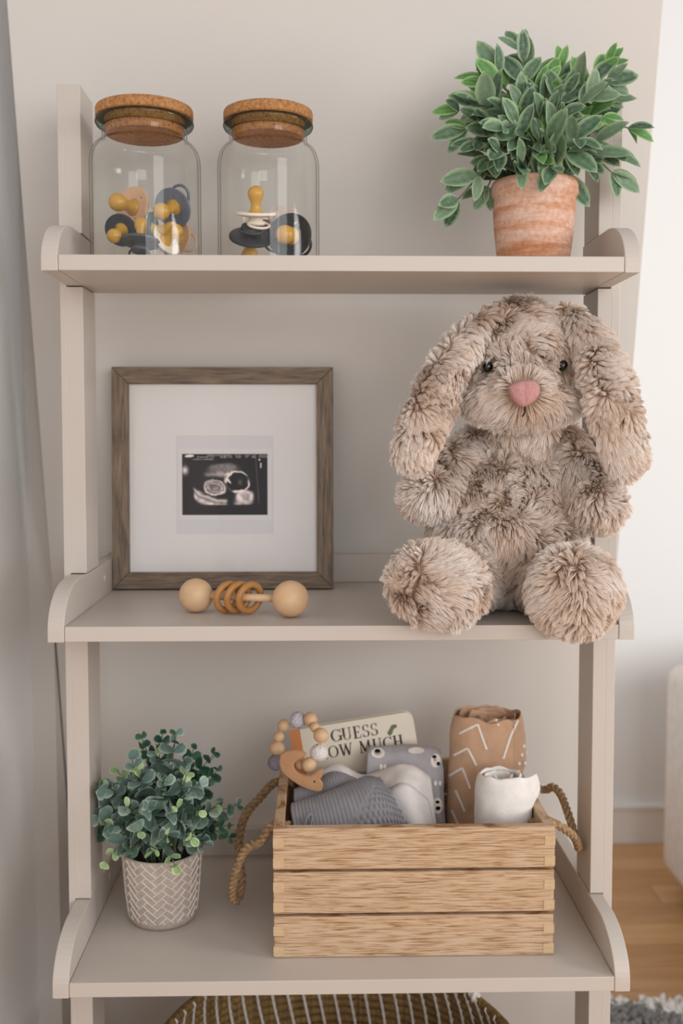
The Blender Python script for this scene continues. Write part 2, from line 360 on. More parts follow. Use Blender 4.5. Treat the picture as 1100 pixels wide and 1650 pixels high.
def torus_me(R, r, n=32, k=10):
    vs, fs = [], []
    for i in range(n):
        for j in range(k):
            a, b = 2*PI*i/n, 2*PI*j/k; vs.append(((R+r*math.cos(b))*math.cos(a), (R+r*math.cos(b))*math.sin(a), r*math.sin(b)))
            fs.append((i*k+j, ((i+1) % n)*k+j, ((i+1) % n)*k+(j+1) % k, i*k+(j+1) % k))
    return mesh(vs, fs)
PRING = xform(torus_me(.0125, .0016), Matrix.Translation((0, -.011, -.009)) @ Matrix.Rotation(.25, 4, 'X'))
PM = {}
def pacifier(px, py, Y, d, colr, label, roll=0, sc=1.0):
    root = empty('pacifier', at(px, py, Y), label, 'pacifier', 'pacifiers in the glass jars')
    root.rotation_euler = axis_to(d, roll).to_euler(); root.scale = (sc,)*3
    for nm, me, mt in (('shield', SHIELD, 'pac_'+colr), ('nipple', NIP, 'nipple'), ('button', KNOB, 'pac_'+colr), ('ring_handle', PRING, 'pac_'+colr)):
        key = (nm, mt)
        if key not in PM:
            PM[key] = me.copy(); PM[key].materials.clear(); PM[key].materials.append(M[mt])
        o = link(nm, PM[key], None, None, nm != 'shield'); o.parent = root
    # keep it inside its jar: nothing past the glass or through the floor of it
    jx, jr = min(((at(236, 411, YJ).x, .0672), (at(433, 411, YJ).x, .0622)), key=lambda q: abs(q[0]-root.location.x)); z0 = SH[0][0]+.006
    Mr = root.rotation_euler.to_matrix(); V = [Mr @ (v.co*sc) for me in (SHIELD, NIP, KNOB, PRING) for v in me.vertices]
    for _ in range(12):
        W = [v+root.location for v in V]; far = max(W, key=lambda p: math.hypot(p.x-jx, p.y-YJ)); d = Vector((far.x-jx, far.y-YJ, 0)); ex = d.length-(jr-.0042)
        if ex > 0: root.location -= d.normalized()*(ex+.0003)
        lo = min(p.z for p in W)
        if lo < z0: root.location.z += z0-lo
    return root
pacifier(217, 335, 1.305, (-.55, -.8, .05), 'peach', 'peach pacifier at the rear of the outer jar, leaning on the glass', .2, 1.12)
pacifier(186, 367, 1.250, (-.25, -.75, -.45), 'navy', 'navy pacifier low in the outer jar near the left post', .3, .88)
pacifier(281, 334, 1.280, (-.45, -.8, -.35), 'slate', 'grey-blue pacifier leaning high in the outer jar', 2.8, 1.05)
pacifier(243, 372, 1.262, (.98, -.1, .05), 'green', 'dark green pacifier on edge in the middle of the outer jar', .4, .98)
pacifier(226, 400, 1.242, (.05, .25, 1), 'grey', 'charcoal pacifier lying nipple up at the bottom of the outer jar', .4, .95)
pacifier(272, 388, 1.255, (.75, -.5, .5), 'cream', 'cream pacifier lying at the bottom of the outer jar', 1.2, .85)
pacifier(300, 385, 1.290, (-.5, -.75, .1), 'peach', 'peach pacifier low in the outer jar beneath the grey-blue one', 1.2, .85)
pacifier(412, 349, 1.262, (.02, -.25, 1), 'cream', 'cream pacifier standing nipple up in the inner jar', .3, 1.02)
pacifier(471, 379, 1.268, (-.18, -.9, -.12), 'black', 'black pacifier facing front in the inner jar', .7, 1.15)
pacifier(398, 383, 1.255, (-.1, .55, -.75), 'black', 'black pacifier lying face down in the inner jar', .2, 1.1)
pacifier(432, 376, 1.315, (.3, .3, .7), 'mauve', 'brown pacifier at the rear of the inner jar beneath the cream one', 0, .95)
pacifier(470, 362, 1.318, (.3, .9, .1), 'pale', 'pale beige pacifier behind the black one in the inner jar', 0, .95)

# ------------------------------------------------------------------ picture frame with ultrasound print
def framework():
    # local: x right, z up, y depth; built upright then tilted back about the base front edge
    Yb = 1.442; w = at(537, 948, Yb).x-at(181, 948, Yb).x; h = .3135; x0 = at(181, 948, Yb).x
    root = empty('picture_frame', (x0+w/2, Yb, SH[1][0]+.0021), 'square grey-brown wooden picture frame with wide white mat and ultrasound print', 'picture frame')
    root.rotation_euler = (-.055, 0, 0); hw = w/2; b = .0235; dp = .024
    def piece(pts, m, nm='frame_side'):
        bm = bmesh.new(); A = [bm.verts.new((x, 0, z)) for x, z in pts]; B = [bm.verts.new((x, dp, z)) for x, z in pts]
        bm.faces.new(A); bm.faces.new(B[::-1])
        for i in range(4): j = (i+1) % 4; bm.faces.new((A[j], A[i], B[i], B[j]))
        bmesh.ops.recalc_face_normals(bm, faces=bm.faces); bevel(bm, .0012, 2); o = link(nm, bm_mesh(bm), m); o.parent = root
    g = .0002
    piece([(-hw, h), (-hw+b, h-b), (hw-b, h-b), (hw, h)], M['frame_h']); piece([(-hw, 0), (hw, 0), (hw-b, b), (-hw+b, b)], M['frame_h'])
    piece([(-hw, g), (-hw+b, b), (-hw+b, h-b), (-hw, h-g)], M['frame_v']); piece([(hw, g), (hw, h-g), (hw-b, h-b), (hw-b, b)], M['frame_v'])
    def add(nm, me, m, par=root): o = link(nm, me, m); o.parent = par; return o
    add('mat_board', box_me(-hw+b-.002, hw-b+.002, .0095, .012, b-.002, h-b+.002, 0), M['mat_board'])
    add('backing_board', box_me(-hw+b-.004, hw-b+.004, .013, .021, b-.004, h-b+.004, 0), M['frame_h'])
    # scale: 356 px = w
    s = w/356
    def X(px): return -hw+(px-181)*s
    def Z(py): return (948-py)*s*1.0
    add('plastic_sleeve', box_me(X(283), X(440), .0088, .0095, Z(859), Z(700), .0002, 1), M['sleeve'])
    add('print_border', box_me(X(286.5), X(437.5), .0083, .0088, Z(837), Z(722), .0002, 1), mat('photo_paper', '#dcd6d6', .3))
    # ultrasound scan: a flat print, tones carried by a fine vertex grid
    nx, ny = 288, 216; xs = np.linspace(0, 1, nx); ys = np.linspace(0, 1, ny); U, V = np.meshgrid(xs, ys)  # V down
    px = U*180; py = V*135   # work in a 180 x 135 frame
    def fbm(sc, seed):
        out = np.zeros_like(U)
        r = np.random.default_rng(seed)
        for o in range(4):
            k = sc*2**o; g_ = r.random((int(k*.75)+3, int(k)+3)); a = U*k; c = V*k*.75
            i = a.astype(int); j = c.astype(int); fa = a-i; fc = c-j; fa = fa*fa*(3-2*fa); fc = fc*fc*(3-2*fc)
            out += (g_[j, i]*(1-fa)*(1-fc)+g_[j, i+1]*fa*(1-fc)+g_[j+1, i]*(1-fa)*fc+g_[j+1, i+1]*fa*fc)/2**o
        return out/1.875
    N1, N2 = fbm(10, 1), fbm(26, 2); wx = px+(N1-.5)*7; wy = py+(N2-.5)*6
    def el(cx, cy, a, b, th=0):
        c, s_ = math.cos(th), math.sin(th); dx, dy = wx-cx, wy-cy; return np.sqrt(((dx*c+dy*s_)/a)**2+((-dx*s_+dy*c)/b)**2)
    def ss(v, a, b): t = np.clip((v-a)/(b-a), 0, 1); return t*t*(3-2*t)
    img = .045+.02*N1
    fan = ss(wx, 22, 28)*ss(-wx, -158, -148)*ss(-py, -114, -111)*ss(py, 14, 22)
    # upper tissue mass
    e = el(88, 34, 40, 18); img += fan*(1-ss(e, .5, 1.05))*(.10+.28*N2)
    img += fan*np.exp(-((wy-46)/5)**2)*(1-ss(np.abs(wx-75), 20, 32))*.30
    # body of the baby
    e = el(68, 74, 25, 17, .12); img += (1-ss(e, .85, 1.0))*(.12+.55*np.abs(N2-.5)*2+.1*N1); img += np.exp(-((e-.93)/.09)**2)*(.45+.35*ss(wy, 70, 88))
    e = el(68, 74, 17, 9, .2); img += np.exp(-((e-1)/.12)**2)*.3
    # head ring
    e = el(117, 62, 24, 23); an = np.arctan2(wy-62, wx-117)
    img *= 1-.8*(1-ss(e, .8, 1.0)); img += np.exp(-((e-1)/.075)**2)*(.85*ss(-np.cos(an-(-2.0)), -1.0, -.25)*0+.85*ss(np.cos(an+1.9), .1, .6)+.75*ss(np.cos(an-.9), .35, .8)+.12)
    e = el(122, 62, 9, 13); img += (1-ss(e, .2, 1))*.16
    e = el(99, 60, 9, 3, .7); img += (1-ss(e, .6, 1.1))*.8
    e = el(94, 53, 4, 9, .2); img += np.exp(-((e-1)/.3)**2)*.4
    # uterine wall sweep
    arc = wy-(68+34*np.sqrt(np.clip((wx-22)/55, 0, 1))); img += fan*ss(-wx, -98, -90)*(np.exp(-((arc-2)/4)**2)*.7+np.exp(-((arc-10)/3)**2)*.35+np.exp(-((arc-16)/5)**2)*.75*(.5+N2))
    img += fan*np.exp(-((wx-118)/6)**2)*ss(wy, 84, 92)*.6*(.6+.6*N2)
    e = el(135, 95, 20, 22); img += fan*(1-ss(e, .55, 1.1))*(.2+.8*N2)*ss(wy, 78, 86)
    e = el(120, 82, 16, 3, -.1); img += (1-ss(e, .5, 1.1))*.7
    img += np.exp(-(((px-6)/6)**2+((py-36)/8)**2))*.8
    img += np.exp(-((px-(155+(py-8)*.07))/.7)**2)*.18*ss(py, 6, 9)*ss(-py, -112, -108)
    img += (np.abs(px-166) < 1.2)*(py > 20)*(py < 31)*.7+(np.hypot(px-163, py-13) < 2)*.7
    # header: emblem and rows of tiny unreadable characters
    img += (np.hypot((px-15+ (py-5)*.8)/9, (py-4.5)/3) < 1)*.85
    r = np.random.default_rng(5)
    for (a, b_, yy) in ((53, 105, 3.2), (112, 124, 3.2), (131, 141, 3.2), (147, 155, 3.2), (163, 179, 3.2), (33, 55, 7.0), (58, 68, 7.0), (80, 105, 7.2), (113, 124, 7), (133, 140, 7), (148, 154, 7), (162, 179, 7), (22, 66, 12)):
        x = a
        while x < b_:
            ww = r.uniform(.9, 1.7); h_ = r.uniform(.8, 1.4); img += ((px > x) & (px < x+ww) & (np.abs(py-yy) < h_))*r.uniform(.25, .6); x += ww+r.uniform(.5, .9)
    img = np.clip(img, 0, .95)
    xa, xb, za, zb = X(292.5), X(430.5), Z(730), Z(829)
    vs = np.stack([xa+(xb-xa)*U.ravel(), np.full(U.size, .00805), za+(zb-za)*V.ravel()], 1)
    idx = np.arange(nx*ny).reshape(ny, nx); fs = np.stack([idx[:-1, :-1], idx[1:, :-1], idx[1:, 1:], idx[:-1, 1:]], -1).reshape(-1, 4)
    me = bpy.data.meshes.new('scan'); me.from_pydata(vs.tolist(), [], fs.tolist()); me.update()
    ca = me.color_attributes.new('tone', 'FLOAT_COLOR', 'POINT'); t = np.clip((img.ravel()-.05)*1.12, 0, 1)**1.25; c4 = np.stack([t*1.0+.012, t*.86+.009, t*.82+.010, np.ones_like(t)], 1); ca.data.foreach_set('color', c4.ravel())
    m = mat('scan_print', '#202020', .6, .2); a_ = nd(m, 'ShaderNodeAttribute'); a_.attribute_name = 'tone'; lk(m, a_.outputs['Color'], bsdf(m).inputs['Base Color'])
    add('ultrasound_print', me, m)
    add('glass_pane', box_me(-hw+b-.002, hw-b+.002, .0045, .0062, b-.002, h-b+.002, 0), M['pane'])
framework()

# ------------------------------------------------------------------ wooden rattle
def rattle():
    A = at(315.5, 950, 1.262); A.z = SH[1][0]+.0212; B = at(468, 962, 1.226); B.z = SH[1][0]+.0222
    root = empty('wooden_rattle', (A+B)/2, 'pale beech baby rattle with two balls and three sliding rings', 'rattle'); c = root.location.copy()
    d = (B-A).normalized(); L = (B-A).length/2
    def ball(r, s, flat):
        pr = []
        for k in range(0, 25):
            t = -PI/2+PI*k/24; z = r*math.sin(t); rr = max(r*math.cos(t), .0006)
            if flat and z > r*.66: rr = min(rr, r*.73*max(0.02, 1-((z-r*.66)/(r*.34))**2)**.5+.0004); z = r*.66+(z-r*.66)*.85
            pr.append((rr, z))
        return lathe_me(pr, 40)
    R = axis_to(d)
    for q, r, sg in ((A, .0212, -1), (B, .0222, 1)):
        dd = d if sg > 0 else -d; dd = (dd+Vector((0, -.75, .05))*(1 if sg > 0 else 0)).normalized()
        o = link('end_ball', ball(r, sg, sg > 0), M['beech'], None, True); o.parent = root; o.location = q-c; o.rotation_euler = axis_to(dd).to_euler()
    o = link('rod', tube_me([A-c+d*.015, B-c-d*.015], .0047, 20), M['beech'], None, True); o.parent = root
    for px, tl in ((362, .22), (379, .30), (398, .38)):
        t = (px-315.5)/(468-315.5); p = A.lerp(B, t)-c; rr = .0165
        ax = (d+Vector((tl*.2, -.75-tl*.3, -.25))).normalized()
        o = link('ring', torus_me(rr, .0042, 48, 14), M['ringwood'], None, True); o.parent = root
        o.location = p+Vector((0.004, 0, -.0006)); o.rotation_euler = axis_to(ax).to_euler()
rattle()

# ------------------------------------------------------------------ leaves
def leaf_me(L, W, kind, fold=.25, bend=.2):
    """leaf from the origin along +Z, face towards -Y; vertex attribute 'rim' marks the pale margin"""
    nu, nv = 4, 7; vs, fs, rim = [], [], []
    for j in range(nv+1):
        t = j/nv
        if kind == 'long': wd = math.sin(PI*t**.92)**.68*.5*W if 0 < t < 1 else .0004
        else: wd = (max(0, 1-(2*t-1)**2))**.5*.5*W*(1.0+.12*math.cos(PI*t)*-1) if 0 < t < 1 else .0012
        for i in range(nu+1):
            s = (i/nu-.5)*2; vs.append((s*wd, abs(s)**1.3*wd*-fold+bend*L*t*t*.9, L*t-bend*.25*L*t*t)); rim.append(1.0 if abs(s) > .9 or j == nv else (.16 if i == nu//2 else 0.0))
    for j in range(nv):
        for i in range(nu): a = j*(nu+1)+i; fs.append((a, a+1, a+nu+2, a+nu+1))
    me = mesh(vs, fs); at_ = me.attributes.new('rim', 'FLOAT', 'POINT'); at_.data.foreach_set('value', rim)
    me.polygons.foreach_set('use_smooth', [True]*len(me.polygons)); return me
def leaf_set(mname, kind, L, W, n=3):
    out = []
    for k in range(n):
        me = leaf_me(L, W*random.uniform(.88, 1.12), kind, random.uniform(.12, .4), random.uniform(.02, .3)); me.materials.append(M[mname]); out.append(me)
    return out
def orient(d, facing):
    z = Vector(d).normalized(); y = -(Vector(facing)-z*Vector(facing).dot(z)); y = y.normalized() if y.length > 1e-4 else Vector((0, 1, 0)); x = y.cross(z)
    return Matrix((x, y, z)).transposed()
def put_leaf(stem, org, me, p, d, facing, sc, name='leaf'):
    o = bpy.data.objects.new(name, me); COL.objects.link(o); o.parent = stem
    o.matrix_local = Matrix.Translation(Vector(p)-org) @ orient(d, facing).to_4x4() @ Matrix.Scale(sc, 4); return o

# ------------------------------------------------------------------ sage plant in terracotta pot, top shelf
def pot_sage():
    Y = 1.268; z0 = SH[0][0]+.0005; c = at(859, 411, Y); org = Vector((c.x, Y, z0)); root = empty('potted_sage', org, 'bushy dusty green plant with pointed leaves in a terracotta pot', 'potted plant')
    H = at(861, 277, Y-.05).z-z0; R = .0505
    pr = [(.0005, .0), (R*.80, 0), (R*.84, .002), (R*.90, H*.22), (R*.965, H*.5), (R*.985, H*.74), (R*.985, H*.80), (R*1.02, H*.815), (R*1.05, H*.86), (R*1.045, H*.94), (R*1.01, H*.99), (R*.98, H), (R*.93, H*.985), (R*.90, H*.9), (R*.88, H*.80)]
    o = link('pot', lathe_me(pr, 64, False, False), M['terra'], None, True); o.parent = root
    s = lathe_me([(R*.885, H*.78), (R*.885, H*.84), (R*.5, H*.87), (.001, H*.88)], 40, True, False); disp(s, lambda p: .003*nz(p, 90)); o = link('soil', s, M['soil'], None, True); o.parent = root
    top = org+Vector((0, 0, H*.86))
    dusty = leaf_set('leaf_long', 'long', .052, .0245, 6); fresh = leaf_set('leaf_long_bright', 'long', .050, .021, 3)
    # tips traced in the photograph: (px, py, depth offset towards the lens is negative, pairs, fresh?)
    tips = [(824, 46, .03, 5, 0), (842, 62, .01, 4, 0), (785, 84, .00, 5, 0), (752, 106, .00, 4, 1), (742, 136, -.03, 4, 0), (702, 172, -.02, 5, 0), (712, 208, .0, 4, 0), (742, 226, -.03, 3, 0), (902, 75, .02, 5, 1),
            (890, 96, .0, 4, 1), (876, 120, -.02, 4, 0), (923, 112, -.02, 4, 0), (948, 118, .03, 4, 0), (1000, 72, .0, 5, 1), (1012, 118, -.01, 5, 0), (1004, 148, .03, 4, 0), (975, 120, -.05, 4, 0), (1050, 213, -.01, 4, 1),
            (1022, 250, -.03, 3, 0), (1018, 300, -.02, 3, 0), (992, 192, .03, 4, 0), (960, 200, -.06, 4, 0), (938, 312, .01, 2, 0), (722, 300, -.01, 4, 0), (708, 348, -.03, 4, 0), (760, 330, .0, 3, 0), (788, 196, -.075, 3, 0), (818, 190, -.06, 4, 0), (790, 240, -.08, 3, 0),
            (886, 276, -.085, 3, 0), (842, 268, -.09, 3, 0), (868, 236, -.07, 3, 1), (900, 190, -.055, 4, 1), (930, 160, -.05, 4, 0), (868, 160, -.03, 4, 0), (838, 130, -.02, 4, 0), (808, 160, -.03, 4, 0), (850, 210, -.06, 3, 0), (950, 250, -.06, 4, 0), (980, 262, -.04, 3, 0), (910, 235, -.075, 3, 0), (770, 262, -.04, 3, 0),
            (860, 110, .05, 4, 0), (925, 180, .05, 4, 0), (800, 150, .04, 4, 0), (760, 180, .03, 4, 0), (960, 160, .05, 4, 0)]
    for ti, (px, py, dy, n, fr) in enumerate(tips):
        T = at(px, py, Y+dy); ang = 2*PI*ti*.618; b0 = top+Vector((math.cos(ang), math.sin(ang), 0))*R*.45
        hor = T-b0; mid = b0+hor*.45+Vector((0, 0, .25*abs(hor.x)+.018)); mid2 = b0.lerp(T, .75)+Vector((0, 0, .12*abs(hor.x)+.006))
        end = T-(T-mid2).normalized()*.030
        if (end-b0).length < .02: end = T
        P = spline([b0-Vector((0, 0, .006)), b0+Vector((hor.x*.08, hor.y*.08, .012)), mid, end], 6)
        L = sum(((P[i+1]-P[i]).length for i in range(len(P)-1)))
        o = link('stem', tube_me([p-org for p in P], lambda t: .0016-.0007*t, 6), M['stem'], None, True); o.parent = root
        pool = fresh if fr else dusty
        for k in range(n):
            f = 1-k*.024/max(L, .05)*1.0
            if f < (.35 if ti % 2 else .6): break
            i = max(1, min(len(P)-1, int(f*(len(P)-1)))); p = P[i]; tg = (P[i]-P[i-1]).normalized()
            side = tg.cross(Vector((0, -1, .2))).normalized(); rot = Matrix.Rotation(k*PI/2+random.uniform(-.5, .5)+ti, 3, tg)
            side = rot @ side
            for sg in ((1, -1) if k else (1, -1, 0)):
                if sg == 0: d = tg+Vector((random.uniform(-.15, .15), random.uniform(-.2, .1), random.uniform(-.1, .15)))
                else: d = tg*(.75 if k < 2 else .5)+side*sg*(.55 if k < 2 else .85)+Vector((0, -.12, .02))
                fc = (Vector((0, -1, .35))+side*sg*.0+tg*-.2+Vector((random.uniform(-.5, .5), 0, random.uniform(-.3, .5))))
                put_leaf(o, Vector((0, 0, 0))+org, random.choice(pool if random.random() > .12 else fresh+dusty), p, d, fc, random.uniform(.55, .75) if k == 0 and sg else random.uniform(.62, 1.0))
pot_sage()

# ------------------------------------------------------------------ eucalyptus in herringbone cement pot, lower shelf
def pot_euca():
    zs = SH[2][0]+.0005; c = atz(262, 1500, zs); Yc = c.y+.040; cx = at(262, 1450, Yc).x; org = Vector((cx, Yc, zs)); H = .094; R = .0515
    root = empty('potted_eucalyptus', org, 'round-leaved blue-green plant in a herringbone-patterned cement pot', 'potted plant')
    pr = [(.0005, 0), (R*.74, 0), (R*.82, .002), (R*.86, .008), (R*.93, H*.4), (R*.99, H*.85), (R, H*.97), (R*.99, H), (R*.94, H), (R*.91, H*.97), (R*.88, H*.8)]
    def rad(z):
        for (a, b), (c_, d) in zip(pr[3:-5], pr[4:-4]):
            if b <= z <= d: return a+(c_-a)*(z-b)/(d-b)
        return R*.86 if z < .02 else R*.99
    o = link('pot', lathe_me([(r, z) for r, z in pr], 64, False, False), M['concrete'], None, True); o.parent = root
    # herringbone: raised pale lines round the wall of the pot
    vs, fs = [], []
    cols, rows = 15, 8; cw = 2*PI/cols; rh = (H-.012)/rows*1.0
    def seg(u0, z0, u1, z1, wd=.0007):
        n = 5; base = len(vs); du, dz = (u1-u0)*R, z1-z0; L = math.hypot(du, dz); ox, oz = -dz/L*wd/R, du/L*wd
        for k in range(n+1):
            t = k/n; u = u0+(u1-u0)*t; z = z0+(z1-z0)*t
            for s_, h in ((-1, -.0002), (-.6, .0009), (.6, .0009), (1, -.0002)):
                zz = min(max(z+oz*s_, .009), H*.985); r = rad(zz)+h; a = u+ox*s_; vs.append((r*math.cos(a), r*math.sin(a), zz))
        for k in range(n):
            for q in range(3): a = base+k*4+q; fs.append((a, a+1, a+5, a+4))
    s = .0118  # brick width; bricks 1:2, laid at 45 degrees: a lattice of unit cells with every third edge left out
    NU = 24
    cell = 2*PI*R*.95/(NU*2)     # half diagonal in metres
    def uv(i, j):  # lattice point (i along NE, j along NW)
        return ((i-j)*cell/(R*.95), .008+(i+j)*cell*.86)
    for i in range(-40, 60):
        for j in range(-40, 60):
            u, z = uv(i, j)
            if not (-PI*1.0 <= u < PI*1.0-1e-6) or z < -cell or z > H+cell: continue
            for di, dj in ((1, 0), (0, 1)):
                u1, z1 = uv(i+di, j+dj)
                k = (i-j) % 4
                if di == 1 and k == 2: continue
                if dj == 1 and k == 1: continue
                za, zb = z, z1
                if max(za, zb) > H*.985 or min(za, zb) < .010:
                    t0, t1 = 0, 1
                    if zb > H*.985: t1 = (H*.985-za)/(zb-za)
                    if za < .010: t0 = (.010-za)/(zb-za)
                    if t1 <= t0+.05: continue
                    u, za, u1, zb = u+(u1-u)*t0, za+(zb-za)*t0, u+(u1-u)*t1, za+(zb-za)*t1
                seg(u, za, u1, zb)
                u, z = uv(i, j)
    o = link('herringbone_line', mesh(vs, fs), M['herring'], None, True); o.parent = root; o['kind'] = 'stuff'
    s = lathe_me([(R*.885, H*.78), (R*.885, H*.84), (R*.5, H*.87), (.001, H*.88)], 40, True, False); disp(s, lambda p: .003*nz(p, 90)); o = link('soil', s, M['soil'], None, True); o.parent = root
    top = org+Vector((0, 0, H*.85))
    big = leaf_set('leaf_round', 'round', .029, .030, 4); dark = leaf_set('leaf_round_dark', 'round', .024, .022, 3); lime = leaf_set('leaf_round_lime', 'round', .018, .015, 3)
    tips = [(228, 1188, .03, 8, 2), (262, 1180, .03, 8, 2), (283, 1182, -.01, 9, 0), (312, 1205, .04, 7, 2), (345, 1214, .02, 7, 2), (350, 1240, .0, 7, 2), (212, 1222, -.01, 8, 0), (222, 1240, -.04, 7, 1), (188, 1242, .01, 6, 1), (146, 1252, .0, 6, 1),
            (136, 1275, .02, 6, 2), (142, 1312, -.02, 8, 0), (138, 1292, .03, 5, 2), (146, 1350, .0, 5, 2), (170, 1392, -.04, 5, 1), (172, 1268, -.03, 7, 0), (300, 1248, -.05, 8, 1), (322, 1262, -.06, 7, 0), (264, 1258, -.08, 7, 0), (350, 1300, -.03, 6, 0), (384, 1298, .0, 7, 0), (368, 1330, -.01, 7, 2),
            (372, 1350, .02, 6, 2), (308, 1352, -.08, 4, 1), (246, 1372, -.085, 4, 1), (282, 1395, -.085, 4, 1), (330, 1360, -.05, 4, 0), (205, 1300, -.075, 6, 0), (240, 1300, -.095, 5, 0), (285, 1300, -.10, 5, 0), (225, 1340, -.085, 4, 0), (205, 1370, -.06, 4, 0), (270, 1345, -.10, 4, 0), (320, 1310, -.08, 5, 0), (180, 1330, -.05, 5, 0), (300, 1225, .0, 7, 0), (250, 1215, .0, 7, 0)]
    for ti, (px, py, dy, n, kd) in enumerate(tips):
        T = at(px, py, Yc+dy); ang = 2*PI*ti*.618; b0 = top+Vector((math.cos(ang), math.sin(ang), 0))*R*.4; hor = T-b0
        low = T.z < top.z+.03
        P = spline([b0-Vector((0, 0, .006)), b0+Vector((hor.x*.25, hor.y*.25, .02+max(0, hor.z)*.25)), b0+hor*.6+Vector((0, 0, .014 if not low else .030)), T], 8)
        L = sum(((P[i+1]-P[i]).length for i in range(len(P)-1)))
        o = link('stem', tube_me([p-org for p in P], lambda t: .0012-.0006*t, 5), M['stem'] if kd != 2 else M['stem_dark'], None, True); o.parent = root
        for k in range(n):
            f = 1-(k+.1)*.0125*(1+.05*k)/max(L, .04)
            if f < .22: break
            fi = f*(len(P)-1); i = max(1, min(len(P)-1, int(math.ceil(fi)))); p = P[i-1].lerp(P[i], fi-(i-1)); tg = (P[i]-P[i-1]).normalized()
            side = Matrix.Rotation(k*PI/2+ti*1.3, 3, tg) @ tg.orthogonal().normalized()
            g = min(1, .42+k*.16)
            for sg in (1, -1):
                d = tg*(.75-.07*k)+side*sg*.9+Vector((0, -.08, 0)); pool = dark if kd == 2 else (lime if (kd == 1 and k < 2) or (kd == 0 and k == 0 and random.random() < .35) else (big if random.random() > .15 else dark))
                fc = tg*-.7+Vector((0, -1, .6))*.55
                if pool is lime: g = max(g, .7)
                put_leaf(o, org, random.choice(pool), p, d, fc, g*random.uniform(.85, 1.1))
pot_euca()

# ------------------------------------------------------------------ plush rabbit
def evaluated(me, mods):
    ob = bpy.data.objects.new('tmp', me); COL.objects.link(ob)
    for t, kw in mods:
        m = ob.modifiers.new('m', t)
        for a, v in kw.items(): setattr(m, a, v)
    dg = bpy.context.evaluated_depsgraph_get(); dg.update(); out = bpy.data.meshes.new_from_object(ob.evaluated_get(dg)); bpy.data.objects.remove(ob); return out
def ell_me(c, r, rot=None):
    bm = bmesh.new(); bmesh.ops.create_icosphere(bm, subdivisions=4, radius=1); Mx = Matrix.Translation(c) @ (rot or Matrix.Identity(4)) @ Matrix.Diagonal((*r, 1)); bmesh.ops.transform(bm, matrix=Mx, verts=bm.verts); return bm_mesh(bm)
def limb_me(cs, rs, flat=1.0):
    """chain of overlapping balls between centres, tapering; flat scales depth"""
    C = spline(cs, 5); R = np.interp(np.linspace(0, 1, len(C)), np.linspace(0, 1, len(rs)), rs)
    return [ell_me(c, (r, r*flat, r)) for c, r in zip(C, R)]
def blob(mes, voxel=.0035, sm=12):
    return evaluated(join_me(*mes), [('REMESH', dict(mode='VOXEL', voxel_size=voxel)), ('SMOOTH', dict(iterations=sm, factor=.6))])
def furmat():
    m = mat('plush_fur', '#c4ab97', .75, .25); hi = nd(m, 'ShaderNodeHairInfo'); r = ramp(m, [(0, '#bfa694'), (.3, '#dccabb'), (.7, '#eee2d8'), (1, '#f6eee7')]); lk(m, hi.outputs['Intercept'], r.inputs[0])
    v = noise_n(m, coords(m), 16, 3); rr = ramp(m, [(.35, '#f1e4d8'), (.7, '#ffffff')]); lk(m, v, rr.inputs[0])
    x = nd(m, 'ShaderNodeMix'); x.data_type = 'RGBA'; x.blend_type = 'MULTIPLY'; x.inputs[0].default_value = 1; lk(m, r.outputs[0], x.inputs[6]); lk(m, rr.outputs[0], x.inputs[7]); lk(m, x.outputs[2], bsdf(m).inputs['Base Color']); return m
M['fur'] = furmat(); M['plush'] = mat('plush_base', '#a08873', .95, .1)
from mathutils.kdtree import KDTree
def sample(me, n, keep=None):
    me.calc_loop_triangles(); nt = len(me.loop_triangles); tv = np.zeros(nt*3, np.int32); me.loop_triangles.foreach_get('vertices', tv); tv = tv.reshape(-1, 3)
    co = np.zeros(len(me.vertices)*3); me.vertices.foreach_get('co', co); co = co.reshape(-1, 3); no = np.zeros(len(me.vertices)*3, np.float32); me.vertices.foreach_get('normal', no); no = no.reshape(-1, 3)
    a, b, c = co[tv[:, 0]], co[tv[:, 1]], co[tv[:, 2]]; ar = np.linalg.norm(np.cross(b-a, c-a), axis=1)
    i = rng.choice(nt, n, p=ar/ar.sum()); u, v = rng.random(n), rng.random(n); f = u+v > 1; u[f], v[f] = 1-u[f], 1-v[f]; w_ = 1-u-v
    P = a[i]*w_[:, None]+b[i]*u[:, None]+c[i]*v[:, None]; N = no[tv[i, 0]]*w_[:, None]+no[tv[i, 1]]*u[:, None]+no[tv[i, 2]]*v[:, None]; N /= np.linalg.norm(N, axis=1)[:, None]; return P, N
